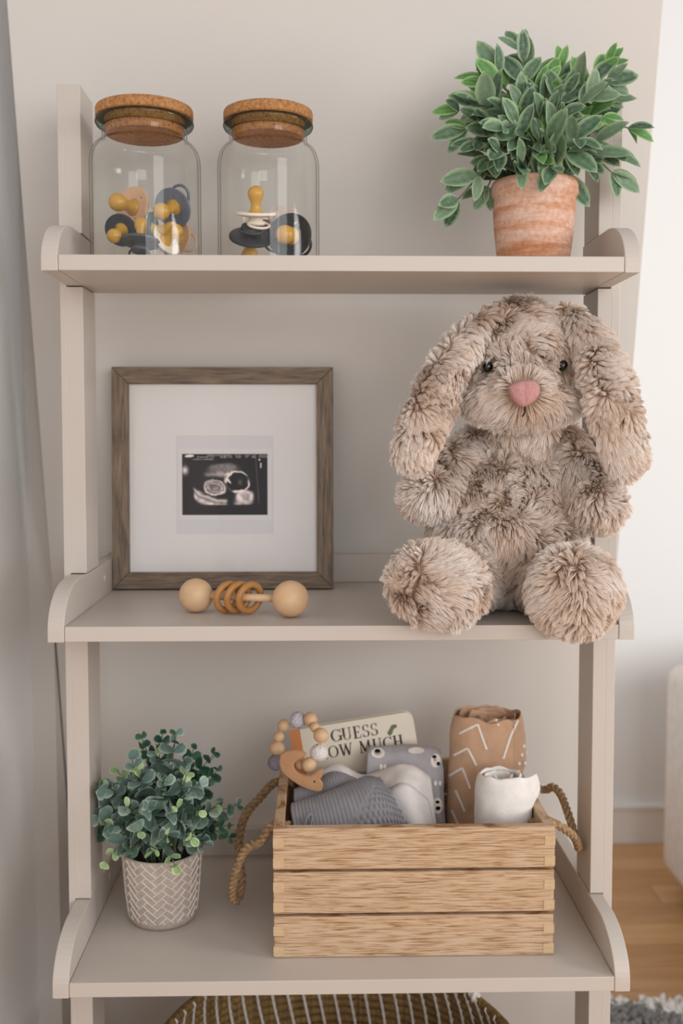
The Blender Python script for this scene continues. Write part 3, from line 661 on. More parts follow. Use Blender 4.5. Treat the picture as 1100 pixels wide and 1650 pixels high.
def fur(name, me, n, L, parent, clump_d=.0085, comb=None, mask=None, lay=.55):
    P, N = sample(me, n)
    if mask is not None: k = mask(P); P, N = P[k], N[k]; n = len(P)
    me.calc_loop_triangles(); area_ = sum(t.area for t in me.loop_triangles); nc = max(30, int(area_/(clump_d**2)))
    CP, CN = sample(me, nc); kd = KDTree(nc)
    for i, p in enumerate(CP): kd.insert(p, i)
    kd.balance(); near = np.array([kd.find(p)[1] for p in P])
    # combing direction: slow swirling tangent field plus a pull downwards
    def field(Q, s, o): return np.array([noise.noise_vector(Vector(q)*s+Vector((o, o, o))) for q in Q])
    S = field(CP, 14, 3.3)*1.4+field(CP, 60, 9.1)*1.2+np.array([0, 0, -.75])
    if comb is not None: S = S+comb(CP)
    S = S-CN*(S*CN).sum(1)[:, None]; D = CN*(1-lay*.55)+S*lay; D /= np.linalg.norm(D, axis=1)[:, None]
    cl = L*(rng.uniform(.8, 1.15, nc)); bend = np.cross(CN, S)*rng.uniform(-.5, .5, nc)[:, None]
    tip = CP+D*cl[:, None]
    K = 5; T = np.linspace(0, 1, K); pts = np.zeros((n, K, 3)); l = cl[near]*rng.uniform(.75, 1.08, n); own = N*.45+D[near]*.8+rng.normal(0, .13, (n, 3)); own /= np.linalg.norm(own, axis=1)[:, None]
    for k, t in enumerate(T):
        a = P+own*(l*t)[:, None]; b = P+(tip[near]-P)*t+bend[near]*(l*.3*t*t)[:, None]; m_ = .5*t**1.2
        # tips curl over with the lie of the pile
        a = a*(1-m_)+b*m_; a += S[near]*(l*t*t*.28)[:, None]; a[:, 2] -= l*t*t*.07; pts[:, k] = a
    hc = bpy.data.hair_curves.new(name); hc.add_curves([K]*n); hc.attributes['position'].data.foreach_set('vector', pts.reshape(-1).astype(np.float32))
    rad = np.tile(np.array([.00034, .00034, .00031, .00025, .00010]), n).astype(np.float32)
    ra = hc.attributes.get('radius') or hc.attributes.new('radius', 'FLOAT', 'POINT'); ra.data.foreach_set('value', rad)
    hc.materials.append(M['fur']); o = bpy.data.objects.new(name, hc); COL.objects.link(o); o.parent = parent; o['kind'] = 'stuff'; return o
def bunny():
    a = at; root = empty('plush_rabbit', (0, 0, 0), 'seated shaggy beige plush rabbit with long drooping ears and pink nose', 'stuffed toy')
    RX = lambda d: Matrix.Rotation(d, 4, 'X'); RY = lambda d: Matrix.Rotation(d, 4, 'Y')
    mes = [ell_me(a(840, 590, 1.275), (.062, .056, .072)), ell_me(a(840, 545, 1.285), (.050, .052, .044)), ell_me(a(841, 648, 1.250), (.067, .052, .028)), ell_me(a(842, 632, 1.222), (.034, .034, .026)),
           ell_me(a(838, 735, 1.315), (.062, .050, .050)), ell_me(a(825, 800, 1.302), (.082, .062, .065)), ell_me(a(815, 870, 1.292), (.096, .070, .070)), ell_me(a(815, 915, 1.305), (.090, .068, .045)), ell_me(a(838, 695, 1.30), (.045, .045, .03))]
    mes += limb_me([a(765, 720, 1.300), a(722, 762, 1.280), a(700, 800, 1.255)], [.022, .023, .024]); mes += [ell_me(a(684, 796, 1.25), (.0255, .027, .029))]
    mes += limb_me([a(905, 718, 1.300), a(935, 765, 1.270), a(955, 808, 1.240)], [.025, .026, .027]); mes += [ell_me(a(964, 812, 1.235), (.030, .028, .030))]
    mes += limb_me([a(760, 925, 1.27), a(728, 938, 1.21)], [.040, .040]); mes += [ell_me(a(705, 942, 1.150), (.053, .036, .043), RY(.25))]
    mes += limb_me([a(880, 930, 1.27), a(905, 945, 1.21)], [.040, .042]); mes += [ell_me(a(924, 952, 1.148), (.048, .038, .047))]
    body = blob(mes)
    for v in body.vertices:
        if v.co.y > 1.166 and v.co.z < SH[1][0]+.0006: v.co.z = SH[1][0]+.0006      # it sits on the board
    body.update(); b = link('body', body, M['plush'], None, True); b.parent = root
    nose_c = np.array(a(842, 633, 1.17)); eyes = [np.array(a(791, 591, 1.215)), np.array(a(899, 590, 1.215))]
    from mathutils.bvhtree import BVHTree
    dg = bpy.context.evaluated_depsgraph_get(); bv = BVHTree.FromPolygons([v.co for v in body.vertices], [p.vertices for p in body.polygons])
    def hit(px, py): h = bv.ray_cast(EYE, ray(px, py).normalized()); return h[0], h[1]
    nh, nn = hit(842, 633); eh = [hit(791, 591), hit(899, 589)]
    def mask(P):
        k = np.ones(len(P), bool); f = P[:, 1] < 1.27
        for c, r in ((nh, .0165), (eh[0][0], .0108), (eh[1][0], .0108)): k &= ~((np.linalg.norm(P-np.array(c), axis=1) < r) & f)
        return k
    def comb(Q):  # muzzle fur radiates from the nose, belly fur from the middle
        out = np.zeros_like(Q); d = Q-np.array(nh); r = np.linalg.norm(d, axis=1)[:, None]; out += d/(r+1e-6)*np.exp(-(r/.045)**2)*1.5
        for c in (a(700, 942, 1.11), a(924, 952, 1.11), a(690, 790, 1.22), a(962, 815, 1.20)):
            d = Q-np.array(c); r = np.linalg.norm(d, axis=1)[:, None]; out += d/(r+1e-6)*np.exp(-(r/.06)**2)*.45
        return out
    fur('fur', body, 230000, .0140, root, .0038, comb, mask, .95)
    # ears: flattened, hanging in front of the shoulders
    def ear(cl, hw, flat):
        C = spline(cl, 6); W = np.interp(np.linspace(0, 1, len(C)), np.linspace(0, 1, len(hw)), hw); out = []
        for i, c in enumerate(C):
            t = (C[min(i+1, len(C)-1)]-C[max(i-1, 0)]).normalized(); x = t.cross(Vector((0, 1, 0))).normalized(); y = x.cross(t); R = Matrix((x, y, t)).transposed().to_4x4()
            out.append(ell_me(c, (W[i], flat, W[i]*.7), R))
        return blob(out, .0035, 8)
    k = .00072
    for cl, hw in (([a(790, 512, 1.270), a(752, 548, 1.235), a(716, 605, 1.205), a(690, 665, 1.190), a(670, 718, 1.190), a(662, 738, 1.195)], [9*k, 19*k, 24*k, 29*k, 28*k, 18*k]),
                   ([a(912, 508, 1.262), a(947, 542, 1.230), a(975, 605, 1.200), a(992, 675, 1.185), a(1006, 728, 1.185), a(1003, 752, 1.190)], [13*k, 25*k, 30*k, 33*k, 28*k, 17*k])):
        me = ear(cl, hw, .0135); e = link('ear', me, M['plush'], None, True); e.parent = root
        fur('fur', me, 75000, .0140, e, .0038, lay=.95)
    # nose: pink felt wedge with a seam, stitched mouth, bead eyes
    def nose():
        out = [(-25, -9), (-13, -16), (0, -19), (12, -19), (22, -14), (25, -4), (21, 8), (10, 18), (-2, 23), (-10, 19), (-19, 8)]
        P = spline([Vector((x, 0, -y))*.00074 for x, y in out]+[Vector((out[0][0], 0, -out[0][1]))*.00074], 4)[:-1]; rows = []
        for s, h in ((1.0, .0035), (.97, -.0005), (.88, -.0034), (.6, -.0052), (.3, -.0058), (.02, -.006)): rows.append([Vector((p.x*s, h+(.0011*math.exp(-(p.x*s/.0012)**2) if s < .9 else 0), p.z*s)) for p in P])
        return grid_me(rows, True)
    o = link('nose', nose(), tex_mat('pink_felt', [(.3, '#b07c79'), (.7, '#c2908c')], 300, rough=.9, bs=.3), None, True); o.parent = root; o.location = nh+Vector((0, -.0095, 0))
    for s in (0, 1):
        h, n_ = eh[s]; o = link('eye', ell_me(Vector((0, 0, 0)), (.0062, .0050, .0066)), mat('black_bead', '#0c0b0c', .12, .6), None, True); o.parent = root; o.location = h+Vector(n_)*.0075
    m1, _ = hit(842, 662); P = [nh+Vector((0, -.0085, -.016)), m1.lerp(nh, .5)+Vector((0, -.011, -.004)), m1+Vector((.0, -.012, -.002)), m1+Vector((-.003, -.011, -.007))]
    o = link('mouth_stitch', tube_me(spline(P, 5), .0011, 6), mat('dark_thread', '#33261f', .9), None, True); o.parent = root
bunny()

# ------------------------------------------------------------------ wooden crate
ZS = SH[2][0]
cb = atz(665, 1542, ZS); CY0 = cb.y; CX0 = at(441, 1542, CY0).x; CX1 = at(891, 1542, CY0).x
CZ1 = at(665, 1333.5, CY0).z; CY1 = CY0+.272
def crate():
    root = empty('wooden_crate', ((CX0+CX1)/2, CY0+.13, ZS+.0006), 'pale slatted wooden crate with jute rope handles on the lower shelf', 'crate'); c = root.location.copy()
    t = .0125; z0 = ZS+.0006; H = CZ1-z0; g = .0038; sh = (H-2*g)/3
    def part(nm, me, m, par=root):
        o = link(nm, me, m); o.parent = par; me.transform(Matrix.Translation(-c)); return o
    def uneven(me, amp=.0004):
        return me
    for k in range(3):
        za, zb = z0+k*(sh+g), z0+k*(sh+g)+sh
        for y0, y1, fr in ((CY0, CY0+t, 1), (CY1-t, CY1, 0)):
            s = part('slat', box_me(CX0+random.uniform(-.0004, .0006), CX1+random.uniform(-.0006, .0004), y0+random.uniform(0, .0006), y1, za, zb, .0011), M['crate'])
            for xa, xb in ((CX0, CX0+t), (CX1-t, CX1)):
                f = sh/4
                yy = (y0-.00035, y0+.004) if fr else (y1-.004, y1+.00035)
                for q in (0.12, 2.1): part('joint_finger', box_me(xa-.0004 if xa < 0 else xa, xb if xa < 0 else xb+.0004, yy[0], yy[1], za+f*q+.001, za+f*(q+1), .0002, 1), M['endgrain'], s)
        for x0, x1 in ((CX0+.0002, CX0+t), (CX1-t, CX1-.0002)):
            part('slat', box_me(x0, x1, CY0+t*.6, CY1-t*.6, za+.0002, zb-.0002, .0009), M['crate_side'])
    for xa in (CX0+t, CX1-t-.012):
        for ya in (CY0+t, CY1-t-.012): part('corner_post', box_me(xa, xa+.012, ya, ya+.012, z0, z0+H-.012, .0006), M['crate_side'])
    part('bottom_panel', box_me(CX0+t, CX1-t, CY0+t, CY1-t, z0+.002, z0+.008, .0005), M['crate'])
    zt = CZ1-.020; ya, yb = CY0+.060, CY1-.060
    L = [Vector((CX0+t+.006, ya, zt)), Vector((CX0-.004, ya, zt)), at(420, 1356, ya+.004), at(398, 1366, ya+.01), at(384, 1392, ya+.02), at(375, 1425, ya+.035), at(375, 1448, ya+.05), at(384, 1448, ya+.062), at(389, 1420, ya+.072), at(386, 1385, ya+.085), at(385, 1350, ya+.10), at(396, 1312, ya+.118), at(418, 1286, yb-.012), Vector((CX0-.006, yb, zt+.004)), Vector((CX0+t+.006, yb, zt))]
    part('rope_handle', rope_me(spline(L, 9), .0062), M['rope']).data.materials[0]
    R = [Vector((CX1-t-.006, ya, zt)), Vector((CX1+.004, ya, zt+.004)), at(918, 1342, ya+.015), at(930, 1358, ya+.03), at(932, 1366, ya+.04), at(924, 1340, ya+.055), at(914, 1308, ya+.075), at(903, 1280, ya+.105), at(890, 1268, yb-.03), at(874, 1272, yb-.005), Vector((CX1-t-.006, yb, zt+.006))]
    part('rope_handle', rope_me(spline(R, 9), .0056), M['rope'])
    for o in root.children:
        if o.name.startswith('rope'): o.data.polygons.foreach_set('use_smooth', [True]*len(o.data.polygons))
crate()

# ------------------------------------------------------------------ cloth things in the crate
from mathutils.bvhtree import BVHTree
def cast(me, px, py):
    bv = BVHTree.FromPolygons([v.co for v in me.vertices], [p.vertices for p in me.polygons]); h = bv.ray_cast(EYE, ray(px, py).normalized()); return h[0], h[1]
def printed(parent, me, shapes, m, name, lift=.0006):
    """flat print lying on a real surface: every outline vertex is dropped on to the cloth"""
    bv = BVHTree.FromPolygons([v.co for v in me.vertices], [p.vertices for p in me.polygons])
    for poly in shapes:
        vs, fs = [], []   # poly: list of quads-strip rows [(l, r), ...] in photo pixels
        b = len(vs); ok = True; row = []
        for l, r in poly:
            for q in (l, r):
                h = bv.ray_cast(EYE, ray(*q).normalized())
                if h[0] is None: ok = False; break
                n_ = h[1] if h[1].dot(ray(*q)) < 0 else -h[1]; row.append(h[0]+n_*lift)
            if not ok: break
        if not ok and len(row) < 4: continue
        row = row[:len(row)//2*2]; vs += row
        for k in range(len(row)//2-1): fs.append((b+2*k, b+2*k+1, b+2*k+3, b+2*k+2))
        if fs: o = link(name, mesh(vs, fs), m); o.parent = parent; o.modifiers.new('t', 'SOLIDIFY').thickness = .0004
def strip(pts, w):
    out = []; P = []
    for i in range(len(pts)-1):
        n = max(2, int(math.dist(pts[i], pts[i+1])/3))
        for k in range(n): P.append(tuple(pts[i][j]+(pts[i+1][j]-pts[i][j])*k/n for j in (0, 1)))
    P.append(pts[-1])
    for i, p in enumerate(P):
        a, b = P[max(0, i-1)], P[min(len(P)-1, i+1)]; L = math.dist(a, b) or 1; nx, ny = -(b[1]-a[1])/L, (b[0]-a[0])/L; out.append(((p[0]+nx*w/2, p[1]+ny*w/2), (p[0]-nx*w/2, p[1]-ny*w/2)))
    return out
def disc(cx, cy, rx, ry, n=10, rot=0):
    out = []; c, s = math.cos(rot), math.sin(rot)
    for k in range(n+1):
        t = PI*k/n; x = -rx*math.cos(t); y = ry*math.sin(t)
        if k in (0, n): y = .05
        out.append(((cx+x*c-y*s, cy+x*s+y*c), (cx+x*c+y*s, cy+x*s-y*c)))
    return out
def roll(name, pb, pt, ra, rb, ratio, turns, thick, m, label, seed, crinkle, flap=0, endang=0.0, dip=.006, cat='blanket'):
    """spirally rolled cloth standing on end: pb, pt axis ends; ra bottom radius, rb top radius"""
    nt, nv = int(turns*40), 26; rows = []; ax = pt-pb
    for j in range(nv+1):
        v = j/nv; row = []
        for i in range(nt+1):
            s = i/nt; th = endang-(1-s)*turns*2*PI; R = (ra+(rb-ra)*v)
            r = R*(.16+.84*s**.85)+ (flap*max(0, (s-.93)/.07)**1.5 if flap else 0)
            c, sn = math.cos(th), math.sin(th); p = pb+ax*v+Vector((r*c, r*ratio*sn, 0))
            k = crinkle*(nz((c*R*3+seed, sn*R*3, v*.35), 9, seed)*.6+nz((c*R, sn*R, v*.2), 60, seed)*.5); p += Vector((c, sn, 0))*k
            if j >= nv-6:
                w_ = (j-nv+6)/6; p += Vector((0, 0, w_*w_*(dip*nz((c*2, sn*2, s*turns), 1.3, seed+5)-.0015*(1-s)*4)))
                if s > 1-1.0/turns: p -= Vector((c, sn*ratio, 0))*w_*w_*w_*.0045
            p.x = min(p.x, CX1-.0155+max(0, p.z-CZ1)*1.2)      # the crate wall holds the cloth in
            row.append(p)
        rows.append(row)
    me = grid_me(rows); me.materials.append(m); o = bpy.data.objects.new(name, me); COL.objects.link(o); me.polygons.foreach_set('use_smooth', [True]*len(me.polygons))
    solid(o, thick, -1 if False else 0); subsurf(o, 1); tag(o, label, cat); return o
def cloth(name, c, scale=420, bs=.5, rough=.95, extra=None):
    m = mat(name, c, rough, .2, Sheen_Weight=.15); v = coords(m); n = noise_n(m, v, scale, 3); bump(m, n, bs, .0006); n2 = noise_n(m, v, 45, 3)
    b = lin(c); d = tuple(x*.84 for x in b[:3])+(1,); r = ramp(m, [(.3, d), (.7, b)]); lk(m, n2, r.inputs[0]); lk(m, r.outputs[0], bsdf(m).inputs['Base Color']); return m
M['swaddle'] = cloth('tan_cotton', '#d0a98a', 300); M['muslin'] = cloth('white_muslin', '#efe9e3', 260, .7); M['onesie'] = cloth('white_cotton', '#e8e1dc', 500, .3)
M['panda'] = cloth('grey_jersey', '#b4b0b3', 500, .25); M['knit'] = cloth('slate_knit', '#8f8c90', 420, .6); M['print_white'] = mat('white_print', '#eee4da', .9, .1); M['print_black'] = mat('black_print', '#211f22', .9, .1)
YR = 1.395
sw = roll('swaddle_blanket', Vector((at(786, 1400, YR).x, YR, ZS+.012)), at(789, 1147, YR), .0660, .0575, .80, 3.6, .0022, M['swaddle'], 'rolled tan swaddle blanket with white zigzag print standing in the crate', 2, .0035, 0, -1.1, .007)
bp_sw = evaluated(sw.data.copy(), [])
sh_ = []
for q in (((741, 1182), (770, 1167), (784, 1207)), ((732, 1217), (754, 1205), (768, 1233)), ((725, 1250), (746, 1237), (758, 1270)), ((718, 1281), (735, 1273), (750, 1307)), ((714, 1310), (729, 1305), (741, 1333)), ((833, 1160), (822, 1185), (810, 1222)), ((727, 1172), (731, 1150), (738, 1143)), ((798, 1158), (803, 1169))):
    sh_.append(strip(q[:2], 3.4)); 
    if len(q) > 2: sh_.append(strip(q[1:], 3.4))
for x, y in ((842, 1202), (850, 1200), (839, 1216), (847, 1214), (854, 1212), (835, 1230), (844, 1229), (851, 1227), (834, 1243), (843, 1242), (850, 1241), (856, 1196), (848, 1188)): sh_.append(disc(x, y, 2.0, 3.0))
printed(sw, bp_sw, sh_, M['print_white'], 'white_print', .0016)
mu = roll('muslin_cloth', Vector((at(809, 1400, 1.295).x, 1.295, ZS+.012)), at(806, 1243, 1.295), .0405, .0365, .9, 2.6, .0036, M['muslin'], 'rolled white muslin cloth standing in the crate before the tan blanket', 7, .003, .014, -.15, .0035, 'cloth')
def sheet(name, rows, m, parent, t=.0025, pu=14, pv=14, f=None, wr=.0012, seed=0):
    R = patch([[at(*p) for p in r] for r in rows], pu, pv); nu, nv = len(R[0]), len(R); me = grid_me(R); me.update(); N = [v.normal.copy() for v in me.vertices]
    if sum(n_.y for n_ in N) > 0: me.flip_normals(); me.update(); N = [v.normal.copy() for v in me.vertices]
    for j in range(nv):
        for i in range(nu):
            k = j*nu+i; v = me.vertices[k]; h = wr*(nz(v.co, 32, seed)+.5*nz(v.co, 80, seed))
            if f: h += f(i/(nu-1), j/(nv-1))
            v.co += N[k]*h
    o = link(name, me, m, None, True); o.parent = parent; solid(o, t, 1 if False else -1); return o
def sweater():
    root = empty('knit_sweater', (0, 0, 0), 'folded slate-grey ribbed knit sweater at the front left of the crate', 'clothing')
    rib = lambda n: (lambda u, v: .0009*abs(math.sin(PI*n*u)))
    sheet('ribbed_collar', [[(476, 1275, 1.385), (510, 1262, 1.39), (545, 1246, 1.39), (585, 1262, 1.38)], [(474, 1272, 1.355), (505, 1262, 1.36), (540, 1244, 1.36), (592, 1262, 1.355)], [(473, 1282, 1.335), (505, 1274, 1.34), (545, 1258, 1.34), (602, 1274, 1.34)], [(474, 1310, 1.325), (510, 1305, 1.33), (550, 1300, 1.33), (612, 1305, 1.33)], [(476, 1370, 1.32), (512, 1370, 1.325), (555, 1370, 1.325), (620, 1370, 1.325)]], M['knit'], root, .003, 44, 8, rib(30), .001, 3)
    def body(u, v):
        s = (v-.46)*1.0-(.62-u)*.9
        if s > 0:  # popcorn stitch below the rib
            a, b = u*22, v*20; return .0026*abs(math.sin(PI*(a+.5*(int(b) % 2))))*abs(math.sin(PI*b))*min(1, s*12)
        return .0011*abs(math.sin(PI*34*u))
    sheet('knit_front', [[(472, 1310, 1.335), (530, 1292, 1.345), (590, 1262, 1.35), (618, 1262, 1.345)], [(469, 1296, 1.312), (528, 1276, 1.32), (584, 1252, 1.325), (612, 1254, 1.32)], [(468, 1306, 1.288), (532, 1290, 1.292), (598, 1268, 1.297), (628, 1276, 1.295)], [(472, 1332, 1.270), (540, 1322, 1.272), (612, 1304, 1.275), (648, 1312, 1.276)], [(478, 1375, 1.262), (548, 1370, 1.264), (622, 1355, 1.265), (668, 1356, 1.266)], [(480, 1420, 1.262), (550, 1420, 1.264), (625, 1420, 1.265), (672, 1420, 1.266)]], M['knit'], root, .004, 56, 18, body, .0012, 5)
    o = link('drawstring', tube_me(spline([at(488, 1345, 1.262), at(491, 1325, 1.262), at(497, 1313, 1.264), at(502, 1316, 1.268), at(499, 1335, 1.265)], 6), .0017, 8), M['knit'], None, True); o.parent = root
sweater()
def onesie():
    root = empty('white_bodysuit', (0, 0, 0), 'folded plain white baby bodysuit between the knit sweater and grey clothing', 'clothing')
    sheet('folded_front', [[(505, 1262, 1.41), (545, 1245, 1.42), (580, 1262, 1.42), (650, 1250, 1.40), (688, 1262, 1.39)], [(503, 1250, 1.385), (543, 1229, 1.39), (585, 1250, 1.385), (648, 1229, 1.365), (692, 1250, 1.36)], [(506, 1262, 1.37), (548, 1246, 1.37), (590, 1262, 1.36), (652, 1256, 1.335), (698, 1280, 1.335)], [(515, 1300, 1.36), (560, 1295, 1.355), (610, 1290, 1.335), (662, 1295, 1.315), (702, 1318, 1.325)], [(525, 1370, 1.36), (570, 1370, 1.35), (625, 1370, 1.32), (670, 1370, 1.305), (706, 1370, 1.32)]], M['onesie'], root, .005, 12, 12, lambda u, v: .0012*math.sin(14*u+5*v), .0025, 8)
    sheet('folded_sleeve', [[(600, 1285, 1.345), (645, 1262, 1.345), (682, 1285, 1.34)], [(612, 1292, 1.318), (652, 1268, 1.318), (690, 1290, 1.322)], [(640, 1335, 1.300), (670, 1325, 1.298), (698, 1335, 1.31)], [(648, 1390, 1.30), (675, 1390, 1.298), (700, 1390, 1.31)]], M['onesie'], root, .003, 10, 10, None, .0015, 2)
onesie()
def panda():
    root = empty('printed_sleepsuit', (0, 0, 0), 'folded grey baby sleepsuit with white animal face print in the crate', 'clothing')
    o = sheet('folded_cloth', [[(594, 1225, 1.45), (640, 1222, 1.45), (690, 1222, 1.445), (706, 1226, 1.44)], [(595, 1203, 1.425), (640, 1200, 1.425), (692, 1202, 1.42), (709, 1208, 1.415)], [(592, 1216, 1.400), (640, 1216, 1.398), (696, 1218, 1.395), (713, 1228, 1.395)], [(590, 1270, 1.388), (640, 1270, 1.385), (698, 1272, 1.375), (716, 1282, 1.38)], [(592, 1370, 1.385), (640, 1370, 1.38), (700, 1370, 1.365), (718, 1370, 1.37)]], M['panda'], root, .006, 14, 14, None, .0022, 12)
    me = evaluated(o.data.copy(), []); W, K = [], []
    W += [disc(609, 1214, 11, 8, 12), disc(670, 1210, 13, 5, 12), disc(701, 1226, 8, 11, 12), disc(704, 1298, 8, 13, 12), disc(614, 1236, 3, 5), disc(620, 1236, 2.5, 4.5), disc(617, 1242, 5, 2), disc(701, 1262, 3, 4), disc(708, 1262, 2.4, 4)]
    K += [disc(608, 1211, 4.5, 2.8), disc(699, 1220, 3.2, 2.4), disc(705, 1231, 2.5, 3.2), disc(704, 1292, 3, 2.6), disc(705, 1302, 3.4, 3.2)]
    printed(root, me, W, M['print_white'], 'white_print', .0008); printed(root, me, K, M['print_black'], 'black_print', .0014)
panda()

# ------------------------------------------------------------------ board book
GLY = {  # serif capitals: thick and thin strokes in a 0..w by 0..1 cell, (x0, y0, x1, y1, half-width)
 'G': (.80, [('arc', .42, .5, .36, .46, 50, 318, .09), (.76, .42, .76, .08, .085), (.58, .44, .92, .44, .03), (.74, .98, .78, .70, .04)]),
 'U': (.84, [(.18, .97, .18, .33, .085), ('arc', .42, .33, .24, .31, 180, 360, .06), (.66, .97, .66, .33, .04), (.02, .97, .36, .97, .025), (.54, .97, .80, .97, .025)]),
 'E': (.70, [(.2, .97, .2, .03, .085), (.04, .97, .60, .97, .03), (.04, .03, .62, .03, .03), (.2, .5, .48, .5, .03), (.60, .97, .60, .76, .03), (.62, .03, .62, .26, .03), (.48, .6, .48, .4, .025)]),
 'S': (.62, [('arc', .32, .735, .20, .235, 30, 262, .06), ('arc', .30, .265, .22, .235, -150, 90, .07), (.52, .98, .52, .72, .03), (.07, .30, .07, .02, .03)]),
 'H': (.86, [(.18, .97, .18, .03, .085), (.66, .97, .66, .03, .085), (.18, .5, .66, .5, .03), (.03, .97, .34, .97, .025), (.50, .97, .82, .97, .025), (.03, .03, .34, .03, .025), (.50, .03, .82, .03, .025)]),
 'O': (.88, [('arc', .44, .5, .36, .46, 0, 360, .08)]),
 'W': (1.16, [(.12, .97, .34, .03, .085), (.34, .03, .56, .90, .04), (.56, .90, .78, .03, .085), (.78, .03, 1.0, .97, .04), (.0, .97, .28, .97, .025), (.44, .97, .68, .97, .025), (.88, .97, 1.12, .97, .025)]),
 'M': (1.04, [(.18, .97, .14, .03, .04), (.18, .97, .50, .10, .085), (.50, .10, .82, .97, .04), (.82, .97, .86, .03, .085), (.02, .03, .28, .03, .025), (.72, .03, 1.0, .03, .025), (.06, .97, .24, .97, .025), (.78, .97, .94, .97, .025)]),
 'C': (.76, [('arc', .42, .5, .36, .46, 45, 315, .085), (.70, .98, .70, .72, .03), (.70, .28, .70, .04, .03)])}
def glyph_quads(ch):
    w_, st = GLY[ch]; q = []
    for s in st:
        if s[0] == 'arc':
            _, cx, cy, rx, ry, a0, a1, hw = s; n = 20; pr = None
            for k in range(n+1):
                a = math.radians(a0+(a1-a0)*k/n); ww = hw*(.35+.65*abs(math.cos(a))); c, sn = math.cos(a), math.sin(a)
                cur = ((cx+(rx-ww)*c, cy+(ry-ww*.6)*sn), (cx+(rx+ww)*c, cy+(ry+ww*.6)*sn))
                if pr: q.append((pr[0], pr[1], cur[1], cur[0]))
                pr = cur
        else:
            x0, y0, x1, y1, hw = s; L = math.hypot(x1-x0, y1-y0); nx, ny = -(y1-y0)/L*hw, (x1-x0)/L*hw; q.append(((x0+nx, y0+ny), (x0-nx, y0-ny), (x1-nx, y1-ny), (x1+nx, y1+ny)))
    return w_, q
def book():
    Y = 1.448; O = at(466, 1178, Y); TR = at(657, 1147, Y-.004); ex = (TR-O).normalized(); dz = Vector((0, -.10, -1)); ez = (dz-ex*dz.dot(ex)).normalized(); en = ex.cross(ez).normalized()
    if en.y > 0: en = -en
    W_ = (TR-O).length+.006; Hh = .19; sc = (TR-O).length/193.5
    root = empty('board_book', O, 'cream childrens board book with orange spine and dark capital title, tilted in the crate', 'book')
    Mx = Matrix((ex, en, ez)).transposed().to_4x4()   # local: x right, y towards the viewer, z down the cover
    root.matrix_world = Matrix.Translation(O) @ Mx
    def plate(x0, x1, z0, z1, y0, y1, r, m, nm):
        pts = []
        for cx, cz, a0, rr in ((x1-r, z0+r, -90, r), (x1-r, z1-r, 0, r), (x0+.001, z1-.001, 90, .001), (x0+.001, z0+.001, 180, .001)):
            for k in range(7): a = math.radians(a0+15*k); pts.append((cx+rr*math.cos(a), cz+rr*math.sin(a)))
        bm = bmesh.new(); A = [bm.verts.new((x, y0, z)) for x, z in pts]; B = [bm.verts.new((x, y1, z)) for x, z in pts]; bm.faces.new(A); bm.faces.new(B[::-1])
        for i in range(len(pts)): j = (i+1) % len(pts); bm.faces.new((A[j], A[i], B[i], B[j]))
        bmesh.ops.recalc_face_normals(bm, faces=bm.faces); o = link(nm, bm_mesh(bm), m); o.parent = root; return o
    cream = mat('cream_cover', '#ebe0cd', .5); plate(0, W_, 0, Hh, -.0016, 0, .013, cream, 'front_cover'); plate(0, W_, 0, Hh, -.018, -.0165, .013, cream, 'back_cover')
    for k in range(6): plate(.001, W_-.0015, .0012, Hh-.001, -.0163+k*.00245, -.0163+k*.00245+.0021, .012, mat('page_edge', '#e9e0cd', .7), 'page')
    plate(-.0004, 17*sc, -.0003, Hh, .0, .0004, .0002, mat('orange_spine', '#d98a54', .5), 'spine_strip')
    dark = mat('dark_lettering', '#3a2e29', .6)
    def word(txt, px0, py0, px1, py1, hgt, nm, adv=None):
        p0 = ((px0-466), 0); vs, fs = [], []
        # baseline start/end given in cover units (photo pixels along the cover)
        x = px0; sx = hgt
        for ch in txt:
            if ch == ' ': x += hgt*.42; continue
            w_, q = glyph_quads(ch)
            for quad in q:
                b = len(vs); vs += [((x+a*sx)*sc, .0003, (py0-b_*hgt)*sc) for a, b_ in quad]; fs.append((b, b+1, b+2, b+3))
            x += w_*sx+hgt*.06
        o = link(nm, mesh(vs, fs), dark); o.parent = root; o.modifiers.new('t', 'SOLIDIFY').thickness = .0002; return x
    word('GUESS', 65, 29, 0, 0, 20.0, 'title_line'); word('HOW MUCH', 38, 53.5, 0, 0, 19.6, 'title_line')
    def blobp(pts, col, nm, y=.0003):
        P = spline([Vector((x*sc, y, z*sc)) for x, z in pts+[pts[0]]], 5)[:-1]; me = mesh(P, [tuple(range(len(P)))]); o = link(nm, me, mat(nm, col, .6)); o.parent = root; o.modifiers.new('t', 'SOLIDIFY').thickness = .0002
    blobp([(155, 28), (160, 22), (164, 17), (171, 17), (172, 21), (166, 24), (163, 30), (158, 33)], '#6d7148', 'green_mark')
    blobp([(58, 112), (70, 92), (90, 82), (112, 84), (132, 94), (150, 130), (60, 130)], '#9fb0bd', 'cover_picture_sky'); blobp([(80, 105), (92, 94), (106, 90), (118, 92), (124, 104), (118, 120), (84, 122)], '#b56a2c', 'cover_picture', .0006)
book()

